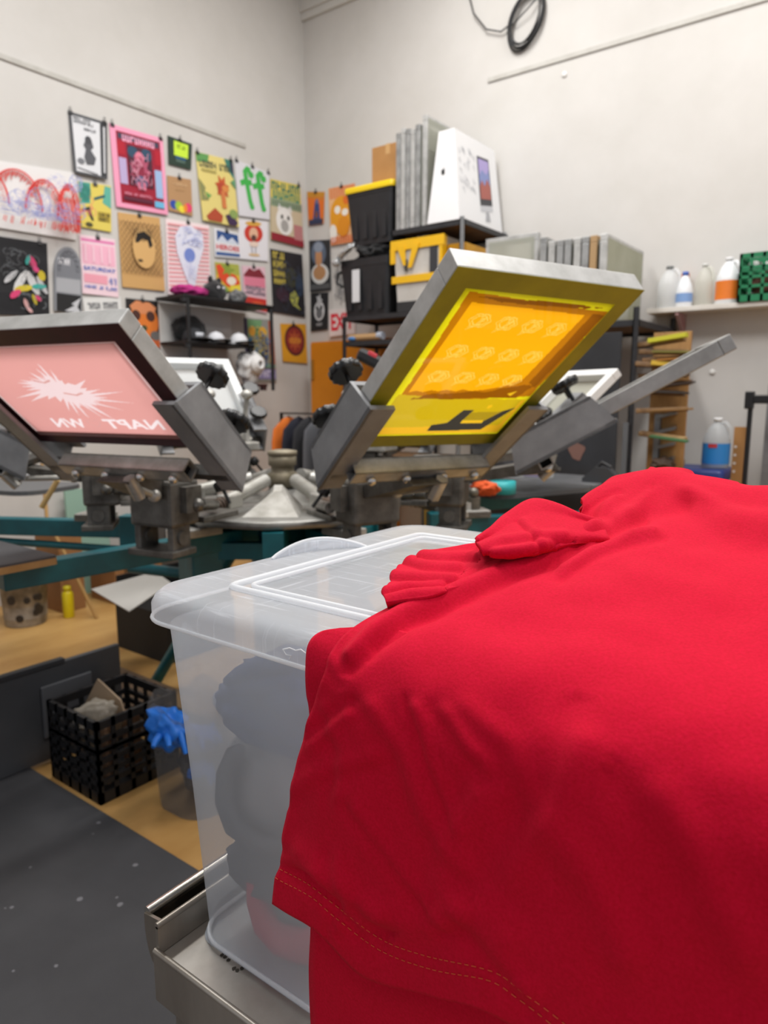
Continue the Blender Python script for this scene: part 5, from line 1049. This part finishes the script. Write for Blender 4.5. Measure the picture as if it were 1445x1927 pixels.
for (px, py) in ((424, 1800), (430, 1806), (418, 1797), (446, 1826), (455, 1822), (440, 1822), (565, 1880)):
    p = atz(px, py, TZ0+.0006); b.add([p+Vector((.0025*math.cos(a), .0018*math.sin(a)*(1+r_.random()), 0)) for a in [2*PI*i/8 for i in range(8)]], [tuple(range(8))])
o = wl(b, ct).build('ink_speck', M('#3b352c', .7), ct, fix=False); o['kind'] = 'stuff'
# ------------------------------------------------------------------ translucent tote
TB_ = film('#eaf1f9', .53, .3)
TLID = film('#f0f5fb', .36, .22, scratch=.25)
TRIB = film('#f7f9fb', .2, .25)
tt = thing('storage_tote', 'large clear lidded plastic tote on the steel cart under the red shirt', 'tote', (-.3, .73, TZ0+.002))
b = MB(); loops = []
for z, k, rr in ((.0, .0, .03), (.006, .03, .045), (.02, .06, .05), (.2, .45, .05), (.40, 1.0, .05)):
    x0 = -.661-.028*k; x1 = .02+.03*k; y0 = .490-.018*k; y1 = .95+.025*k
    loops.append([(x-tt.location.x, y-tt.location.y, z) for x, y in rpoly(x0, y0, x1, y1, rr, 8)])
loft(b, loops, None, True, False); b.build('tote_body', TB_, tt)
b = MB()
b.tube([Vector(p) for p in loops[1]], .003, 6, closed=True); b.build('base_rim', TRIB, kids(tt)[0])
LX0, LX1, LY0, LY1 = -.697, .075, .452, 1.0
b = MB(); L = []
for z, i, rr in ((.413, 0, .055), (.43, .0, .055), (.438, .004, .052), (.444, .012, .045), (.445, .03, .03)):
    L.append([(x-tt.location.x, y-tt.location.y, z) for x, y in rpoly(LX0+i, LY0+i, LX1-i, LY1-i, rr, 8)])
loft(b, L, None, False, True); lid = b.build('lid', TLID, tt)
b = MB(); b.tube(L[0], .0022, 6, closed=True); b.build('lid_edge', TRIB, lid)
A = atz(430, 1105, TZ0+.448); 
b = MB()
for d, r in ((0, .0042), (.016, .003)):
    x0, y0, x1, y1 = A.x+d, A.y+d, .0-d, .90-d
    b.tube([(x-tt.location.x, y-tt.location.y, .447) for x, y in rpoly(x0, y0, x1, y1, .012, 4)], r, 8, closed=True)
b.build('lid_ridge', TRIB, lid)
p0, p1 = atz(512, 1052, TZ0+.447), atz(690, 1030, TZ0+.447)
b = MB(); N = 18; vs = []; top = []
for k in range(N+1):
    t = k/N; q = p0.lerp(p1, t)+Vector((-.018*math.sin(PI*t), .010*math.sin(PI*t), 0))-tt.location; h = .016*math.sin(PI*t)**.8
    vs += [q-Vector((0, 0, .002)), q+Vector((0, 0, h))]; top.append(q+Vector((0, 0, h)))
b.add(vs, [(2*k, 2*k+2, 2*k+3, 2*k+1) for k in range(N)], None, True); b.build('handle_lip', TLID, lid, solid=.002)
b = MB(); b.tube(top, .0026, 8); b.build('lip_highlight', TRIB, lid)  # whiter tube paints the highlight along the top of the lip
b = MB()
q = [aty(*p, .4505) for p in ((532, 1222), (545, 1219), (556, 1224), (566, 1222), (575, 1229))]
b.tube([v-tt.location for v in q], .0006, 5); b.tube([v-tt.location for v in [aty(*p, .4505) for p in ((532, 1222), (538, 1232), (548, 1234), (544, 1240))]], .0006, 5)
b.build('crack_mark', TRIB, lid)
# ------------------------------------------------------------------ garments inside
def g_at(px, py, y): return aty(px, py, y)
def garment(name, label, parts, mat, cat='garment'):
    c = sum((Vector(p[0]) for p in parts), Vector())/len(parts); o = None; b = MB()
    for (p, r, amp, fr, sd) in parts: b.blob(Vector(p)-c, r, amp, fr, sd, sub=4)
    o = b.build(name, mat, None, c); return tag(o, label, cat)
NAVY = M('#1f3158', .85)
def fold(b, pts, r): b.tube(pts, r, 12)
gm = thing('folded_shirt', 'navy folded garment near the top inside the clear tote', 'garment', tuple(g_at(520, 1330, .56)))
b = MB(); o_ = gm.location-Vector((.008, .008, 0))
b.blob(g_at(512, 1352, .563)-o_, (.105, .045, .030), .25, 2.6, 3); b.blob(g_at(560, 1290, .573)-o_, (.09, .05, .036), .25, 2.6, 5); b.blob(g_at(545, 1330, .555)-o_, (.06, .035, .05), .2, 2, 8)
b.build('body', NAVY, gm)
b = MB(); b.tube([g_at(x, y, yy)-o_ for x, y, yy in ((408, 1284, .513), (430, 1272, .517), (470, 1255, .525), (530, 1245, .55))], [.006, .010, .013, .018], 12); b.tube([g_at(x, y, yy)-o_ for x, y, yy in ((393, 1312, .511), (420, 1300, .514), (470, 1288, .525), (540, 1288, .55))], [.006, .008, .014, .022], 12); b.build('sleeve_fold', NAVY, gm)
gc = thing('grey_hat', 'grey rounded knit garment in the middle of the clear tote', 'garment', tuple(g_at(500, 1490, .57)))
b = MB(); o_ = gc.location-Vector((.008, .008, 0)); b.blob(g_at(505, 1485, .575)-o_, (.083, .045, .085), .14, 2.4, 7); b.build('body', M('#77787a', .9, wear='#8a8b8d', amt=.5, scale=90), gc)
b = MB()
for k in range(3): b.tube([g_at(x-7*k, y+3*k, .515+.006*k)-o_ for x, y in ((432, 1410), (414, 1450), (412, 1505), (430, 1555), (470, 1585), (520, 1592))], .0075, 10)
b.build('banded_edge', M('#4b4d51', .9), gc)
gd = thing('dark_garment', 'small charcoal crumpled cloth below the grey one in the tote', 'garment', tuple(g_at(510, 1630, .56)))
b = MB(); b.blob((0, 0, 0), (.062, .04, .034), .25, 3, 9); b.blob((.05, .01, -.03), (.05, .04, .03), .25, 3, 4); b.build('body', M('#3f4146', .85), gd)
gr = thing('red_garment', 'red garment strap at the bottom of the clear tote', 'garment', tuple(g_at(560, 1770, .545)))
b = MB(); o_ = gr.location; vs = []
P_ = [g_at(x, y, yy)-o_ for x, y, yy in ((478, 1655, .53), (484, 1695, .528), (500, 1735, .526), (530, 1765, .527), (560, 1775, .535), (610, 1790, .55), (680, 1800, .57))]
P_ = [Vector((p.x, p.y, max(p.z+o_.z, .694+(.012, .014, .018, .02, .024, .03, .033)[i])-o_.z)) for i, p in enumerate(P_)]; b.tube(P_, [.010, .013, .017, .019, .022, .028, .03], 12); b.build('strap', M('#a8283c', .85), gr)
# ------------------------------------------------------------------ red T-shirt draped over lid and front
def sstep(a, b_, x): t = max(0, min(1, (x-a)/(b_-a))); return t*t*(3-2*t)
def topz(x, y): return TZ0+.452+(.015+.245*sstep(-.58, -.30, x))*(y-.452)
def drape_hit(px, py, yf=.436, dz=0):
    r = ray(px, py); t = .25
    def inside(p):
        s_ = sstep(-.56, -.25, p.x); K = .012+.06*s_
        a = (yf-.022*s_)-p.y; c = p.z-(topz(p.x, max(p.y, .40))+dz+.010*s_)
        h = max(K-abs(a-c), 0)/K
        return max(a, c)+h*h*K*.25 <= 0
    while t < 1.6:
        p = EYE+r*t
        if inside(p):
            a, c = t-.01, t
            for _ in range(24):
                m_ = (a+c)/2
                if inside(EYE+r*m_): c = m_
                else: a = m_
            return EYE+r*c
        t += .01
    return EYE+r*1.1
def cr(p0, p1, p2, p3, t):
    return .5*((2*p1)+(p2-p0)*t+(2*p0-5*p1+4*p2-p3)*t*t+(3*p1-p0-3*p2+p3)*t*t*t)
def spl1(a, n):
    out = []; m = len(a)
    for i in range(m-1):
        p0 = a[i-1] if i else a[0]*2-a[1]; p3 = a[i+2] if i+2 < m else a[-1]*2-a[-2]
        for k in range(n): out.append(cr(p0, a[i], a[i+1], p3, k/n))
    out.append(a[-1]); return out
def plines(pts, px, py):
    best = 1e9; side = 0
    for i in range(len(pts)-1):
        (x0, y0), (x1, y1) = pts[i], pts[i+1]; dx, dy = x1-x0, y1-y0; L2 = dx*dx+dy*dy
        t = max(0, min(1, ((px-x0)*dx+(py-y0)*dy)/L2)); ex, ey = px-x0-t*dx, py-y0-t*dy; d = math.hypot(ex, ey)
        if d < best: best = d; side = (dx*ey-dy*ex)/math.sqrt(L2)
    return best, side
def cloth(name, rows, mat, parent, yf=.436, dz=0, extra=None, creases=(), und=.0035, nu=16, nv=10, th=.0018, first_back=None):
    ctrl = [[drape_hit(x, y, yf, dz) for x, y in R] for R in rows]
    if extra: ctrl = extra(ctrl)
    pxr = [[Vector((x, y, 0)) for x, y in R] for R in rows]
    if first_back == 'lid':       # back and right edges fall down onto the lid
        LZ = TZ0+.456
        for r_, q_ in zip(ctrl, pxr):
            p = r_[-1]; r_.append(Vector((p.x+.10, p.y, LZ if p.z > LZ else p.z))); q_.append(q_[-1]+Vector((500, 0, 0)))
        ctrl.insert(0, [Vector((p.x-.01, p.y+.05, max(LZ, p.z-.07))) for p in ctrl[0]]); pxr.insert(0, [Vector((p.x, p.y+1000, 0)) for p in pxr[0]])
        ctrl.insert(0, [Vector((p.x, p.y+.012, LZ)) for p in ctrl[0]]); pxr.insert(0, [Vector((p.x, p.y+1500, 0)) for p in pxr[0]])
    elif first_back:
        ctrl.insert(0, [p+Vector(first_back) for p in ctrl[0]]); pxr.insert(0, [Vector((p.x, p.y+1000, 0)) for p in pxr[0]])
    def grid(c):
        R = [spl1(r, nu) for r in c]; cols = [spl1([r[i] for r in R], nv) for i in range(len(R[0]))]
        return [[cols[i][j] for i in range(len(cols))] for j in range(len(cols[0]))]
    G = grid(ctrl); P = grid(pxr); nj, ni = len(G), len(G[0]); out = []
    for j in range(nj):
        for i in range(ni):
            du = G[j][min(i+1, ni-1)]-G[j][max(i-1, 0)]; dv = G[min(j+1, nj-1)][i]-G[max(j-1, 0)][i]
            n = du.cross(dv)
            n = n.normalized() if n.length > 1e-9 else Vector((0, -1, 0))
            if n.dot(EYE-G[j][i]) < 0: n = -n
            q = G[j][i]; d = und*noise.fractal(q*7, 1, 2, 3)+.3*und*noise.noise(q*28)
            px, py = P[j][i].x, P[j][i].y
            if py < 2500:
                for pts, amp, w, asym in creases:
                    e, s = plines(pts, px, py)
                    if e < 3.2*w: d += amp*math.exp(-(e/w)**2)-amp*asym*math.exp(-((s-1.6*w)/w)**2)*(1 if e < 3*w else 0)
            out.append(q+n*d)
    b = MB(); b.add(out, [(j*ni+i, j*ni+i+1, (j+1)*ni+i+1, (j+1)*ni+i) for j in range(nj-1) for i in range(ni-1)], None, True)
    o = b.build(name, mat, parent, (0, 0, 0), fix=False); md = o.modifiers.new('solid', 'SOLIDIFY'); md.thickness = th; md.offset = 0
    tree = BVHTree.FromPolygons([tuple(v) for v in out], b.f)
    return o, tree
def redmat():
    m = bpy.data.materials.new('red_jersey'); m.use_nodes = True; nt = m.node_tree; bs = nt.nodes['Principled BSDF']
    bs.inputs['Roughness'].default_value = .85; bs.inputs['Specular IOR Level'].default_value = .12
    bs.inputs['Sheen Weight'].default_value = .06; bs.inputs['Sheen Roughness'].default_value = .6; bs.inputs['Sheen Tint'].default_value = lin('#ff8a90')
    tc = nt.nodes.new('ShaderNodeTexCoord')
    n1 = nt.nodes.new('ShaderNodeTexNoise'); n1.inputs['Scale'].default_value = 420; n1.inputs['Detail'].default_value = 4
    n2 = nt.nodes.new('ShaderNodeTexNoise'); n2.inputs['Scale'].default_value = 60; n2.inputs['Detail'].default_value = 4
    nt.links.new(tc.outputs['Object'], n1.inputs['Vector']); nt.links.new(tc.outputs['Object'], n2.inputs['Vector'])
    ad = nt.nodes.new('ShaderNodeMath'); ad.operation = 'MULTIPLY_ADD'; ad.inputs[1].default_value = .22
    nt.links.new(n2.outputs['Fac'], ad.inputs[0]); nt.links.new(n1.outputs['Fac'], ad.inputs[2])
    rp = nt.nodes.new('ShaderNodeValToRGB'); rp.color_ramp.elements[0].position = .35; rp.color_ramp.elements[1].position = .9
    rp.color_ramp.elements[0].color = lin('#be0626'); rp.color_ramp.elements[1].color = lin('#d20a34')
    nt.links.new(ad.outputs[0], rp.inputs['Fac']); nt.links.new(rp.outputs['Color'], bs.inputs['Base Color'])
    bp = nt.nodes.new('ShaderNodeBump'); bp.inputs['Strength'].default_value = .35; bp.inputs['Distance'].default_value = .0008
    nt.links.new(ad.outputs[0], bp.inputs['Height']); nt.links.new(bp.outputs['Normal'], bs.inputs['Normal'])
    return m
RED = redmat()
shirt = thing('red_shirt', 'bright red cotton T-shirt draped over the clear tote, right foreground', 'shirt', (0, 0, 0))
rows = [
 [(1093, 946), (1112, 928), (1160, 903), (1240, 884), (1310, 897), (1400, 914), (1540, 940)],
 [(1092, 966), (1116, 955), (1176, 940), (1250, 934), (1320, 950), (1410, 975), (1540, 1005)],
 [(1030, 1022), (1085, 1003), (1140, 985), (1212, 985), (1300, 1000), (1410, 1030), (1540, 1060)],
 [(905, 1066), (985, 1052), (1070, 1038), (1165, 1042), (1270, 1060), (1400, 1085), (1540, 1110)],
 [(800, 1110), (880, 1098), (975, 1092), (1085, 1100), (1215, 1122), (1370, 1150), (1540, 1180)],
 [(700, 1160), (790, 1152), (890, 1152), (1020, 1166), (1170, 1192), (1340, 1225), (1540, 1260)],
 [(636, 1205), (725, 1210), (840, 1223), (980, 1246), (1150, 1278), (1330, 1315), (1540, 1360)],
 [(606, 1275), (700, 1290), (820, 1310), (970, 1338), (1140, 1375), (1330, 1415), (1540, 1465)],
 [(582, 1345), (680, 1367), (800, 1390), (950, 1420), (1130, 1460), (1320, 1505), (1540, 1560)],
 [(556, 1450), (655, 1475), (780, 1505), (930, 1540), (1110, 1590), (1310, 1640), (1540, 1700)],
 [(533, 1560), (630, 1603), (750, 1655), (895, 1700), (1070, 1760), (1280, 1840), (1540, 1940)],
 [(521, 1637), (608, 1690), (716, 1767), (850, 1812), (990, 1868), (1180, 1970), (1450, 2100)],
 [(513, 1700), (588, 1747), (683, 1835), (814, 1877), (925, 1904), (1080, 2000), (1330, 2150)]]
def shape1(c):
    # hanging hem swings a little towards the viewer on the left, folds in on the right
    for j in range(8, 13):
        k = (j-7)/5
        for i in range(7): c[j][i] = c[j][i]+(EYE-c[j][i])*(.012*k*math.sin(i*1.9+.6)+.012*k)
    return c
creases = [
 ([(660, 1232), (700, 1190), (760, 1152), (892, 1100), (1000, 1050), (1075, 1023), (1180, 968)], .007, 13, .6),
 ([(700, 1215), (760, 1175), (850, 1135), (960, 1085), (1045, 1062)], -.0035, 10, -.4),
 ([(1060, 1075), (1110, 1040), (1180, 1008), (1230, 1000)], .0055, 10, .6),
 ([(1095, 975), (1160, 985), (1230, 955), (1290, 945)], -.006, 14, 0),
 ([(1240, 890), (1215, 930), (1190, 960)], .003, 10, .4),
 ([(655, 1345), (625, 1372), (590, 1402)], .004, 12, .6),
 ([(780, 1330), (810, 1430), (862, 1560)], .0028, 10, .8),
 ([(840, 1340), (880, 1400), (915, 1440)], .0028, 14, .7),
 ([(670, 1515), (725, 1590), (781, 1668), (840, 1740)], .003, 10, .9),
 ([(570, 1603), (640, 1660), (716, 1714)], .0055, 20, .9),
 ([(560, 1480), (620, 1440), (700, 1425)], .003, 16, .5),
 ([(700, 1720), (800, 1740), (900, 1700), (960, 1760)], .004, 26, .5),
 ([(1040, 1560), (1120, 1660), (1180, 1790)], .004, 36, .5),
 ([(1250, 1500), (1330, 1640), (1400, 1800)], .004, 40, .5),
 ([(590, 1200), (640, 1260)], .002, 14, .3),
 ([(1000, 1130), (1180, 1090), (1330, 1120)], .002, 30, .4), ([(1100, 1000), (1060, 1040), (960, 1080)], .003, 8, .7),
 ([(1160, 930), (1130, 970), (1110, 1010)], .005, 12, .6), ([(1300, 900), (1360, 960), (1445, 990)], .005, 26, .5), ([(1230, 960), (1330, 1010), (1445, 1030)], -.004, 30, 0),
 ([(610, 1330), (650, 1420), (640, 1500)], .002, 12, .8), ([(700, 1330), (760, 1420), (800, 1540), (880, 1640)], .0025, 16, .7),
 ([(880, 1330), (960, 1400), (1000, 1500)], .002, 22, .5), ([(900, 1500), (840, 1600), (830, 1700)], .003, 24, .5), ([(1100, 1400), (1060, 1500), (960, 1640)], .003, 30, .5),
 ([(540, 1620), (600, 1640), (680, 1740)], .0045, 12, .7), ([(640, 1620), (660, 1690), (640, 1740)], .003, 12, .6), ([(860, 1700), (940, 1790), (1000, 1860)], .004, 18, .6)]
body, tree = cloth('front_panel', rows, RED, shirt, .436, .006, shape1, creases, first_back='lid')
rows2 = [
 [(640, 1182), (720, 1180), (800, 1200)], [(602, 1190), (690, 1205), (790, 1240)], [(580, 1214), (680, 1250), (790, 1290)], [(575, 1262), (680, 1300), (790, 1340)],
 [(577, 1305), (690, 1345), (800, 1390)], [(584, 1350), (700, 1400), (820, 1450)], [(590, 1500), (800, 1600), (1100, 1700)], [(589, 1640), (830, 1760), (1200, 1880)], [(586, 1750), (850, 1900), (1250, 2000)], [(582, 1840), (860, 2000), (1300, 2150)], [(588, 1990), (880, 2150), (1350, 2300)]]
cloth('back_panel', rows2, RED, shirt, .447, .002, None, (), .0015, first_back=None)
rows3 = [
 [(753, 1068), (776, 1058), (802, 1047), (850, 1038), (900, 1030), (965, 1028)],
 [(741, 1090), (776, 1080), (812, 1070), (855, 1062), (905, 1056), (968, 1050)],
 [(730, 1111), (765, 1103), (805, 1095), (855, 1085), (905, 1074), (968, 1064)],
 [(724, 1123), (760, 1117), (800, 1111), (850, 1100), (905, 1086), (968, 1078)],
 [(727, 1136), (760, 1131), (800, 1126), (850, 1116), (905, 1102), (968, 1094)]]
cr3 = [([(772, 1060), (800, 1068), (860, 1072)], .003, 7, .8), ([(796, 1050), (830, 1056), (890, 1054)], .003, 6, .8), ([(745, 1088), (790, 1092), (850, 1095)], .003, 6, .8), ([(728, 1118), (770, 1108), (830, 1104)], .003, 5, .9), ([(726, 1130), (770, 1122), (830, 1116)], .003, 5, .9)]
def sink3(c):
    return [[p+(p-EYE).normalized()*(.0, .0, .003, .012, .024, .04)[i]*(1 if j else .6) for i, p in enumerate(r)] for j, r in enumerate(c)]
sl, _t = cloth('sleeve', rows3, RED, shirt, .44, .014, sink3, cr3, .0012, 14, 12, th=.01)
rows4 = [
 [(900, 1020), (925, 1000), (955, 972), (1000, 946), (1045, 954), (1092, 975), (1130, 985)],
 [(898, 1026), (930, 1012), (962, 992), (1005, 972), (1050, 975), (1095, 985), (1135, 996)],
 [(902, 1033), (935, 1024), (970, 1012), (1012, 1000), (1056, 996), (1100, 1000), (1140, 1006)],
 [(908, 1040), (945, 1040), (985, 1034), (1022, 1022), (1064, 1014), (1106, 1012), (1145, 1016)],
 [(930, 1044), (962, 1050), (1000, 1046), (1036, 1036), (1076, 1026), (1112, 1022), (1150, 1026)]]
cr4 = [([(905, 1035), (945, 1020), (1000, 1012), (1060, 1010)], .003, 7, .6), ([(985, 985), (1010, 1010), (1020, 1030)], .0025, 6, .6), ([(930, 1040), (980, 1036), (1030, 1024)], .003, 6, .5)]
def lift4(c): 
    return [[p+(EYE-p)*(.02, .02, .018, .012, .0, -.025, -.05)[i]+(EYE-p)*(0, 0, 0, -.006, -.03)[j] for i, p in enumerate(r)] for j, r in enumerate(c)]
cloth('sleeve', rows4, RED, shirt, .44, .02, lift4, cr4, .0012, 12, 12, th=.006, first_back=(-.01, .05, -.05))
# hem stitching: short thread dashes lying on the cloth
b = MB(); dash = .0042; gap = .0026
for line in ([(517, 1646), (523, 1655), (585, 1688), (631, 1727), (716, 1789), (814, 1825), (918, 1845), (971, 1877), (1036, 1927), (1090, 1975)], [(519, 1632), (578, 1663), (631, 1704), (716, 1767), (801, 1799), (925, 1828), (984, 1868), (1062, 1927), (1120, 1980)]):
    P = [p.to_2d() for p in spl1([Vector((x, y, 0)) for x, y in line], 24)]; pts = []
    for p in P:
        d = ray(p.x, p.y).normalized(); h = tree.ray_cast(EYE, d)
        if h[0] is not None: pts.append(h[0]-d*.0024)
    acc = 0; cur = []
    for i in range(len(pts)-1):
        L_ = (pts[i+1]-pts[i]).length; n = max(1, int(L_/.0004))
        for k in range(n):
            q = pts[i].lerp(pts[i+1], k/n); ph = acc % (dash+gap); acc += L_/n
            if ph < dash: cur.append(q)
            elif cur:
                if len(cur) > 3: b.tube([cur[0], cur[len(cur)//2], cur[-1]], .00042, 5)
                cur = []
o = b.build('hem_stitching', M('#d9532f', .6), shirt); 
# ------------------------------------------------------------------ light
w = bpy.data.worlds.new('world'); sc.world = w; w.use_nodes = True
w.node_tree.nodes['Background'].inputs[0].default_value = (.86, .90, 1.0, 1); w.node_tree.nodes['Background'].inputs[1].default_value = WORLD = .5
def area(name, loc_, size, power, col=(1, .98, .955), rot=(0, 0, 0)):
    l = bpy.data.lights.new(name, 'AREA'); l.shape = 'RECTANGLE'; l.size, l.size_y = size; l.energy = power; l.color = col
    o = bpy.data.objects.new(name, l); COL.objects.link(o); o.location = loc_; o.rotation_euler = rot; return o
for i, (x, y) in enumerate(((-2.6, 1.2), (-2.6, 3.4), (-.4, 1.6), (-.4, 3.6), (1.6, 1.2))):
    area('ceiling_lamp', (x, y, 4.9), (.35, 1.6), 68)
area('skylight', (-3.0, 1.6, 5.25), (1.4, 2.2), 34, (.78, .88, 1), (0, math.radians(-38), 0))
area('ceiling_lamp', (.6, -1.2, 4.2), (1.2, 1.2), 14, (1, .95, .9))
sc.view_settings.view_transform = 'Standard'; sc.view_settings.look = 'None'; sc.view_settings.gamma = 1; sc.view_settings.use_curve_mapping = False
sc.view_settings.exposure = -0.08
sc.cycles.max_bounces = 10; sc.cycles.transparent_max_bounces = 24; sc.cycles.diffuse_bounces = 4
sc.cycles.sample_clamp_indirect = 6
sc.cycles.caustics_reflective = False; sc.cycles.caustics_refractive = False
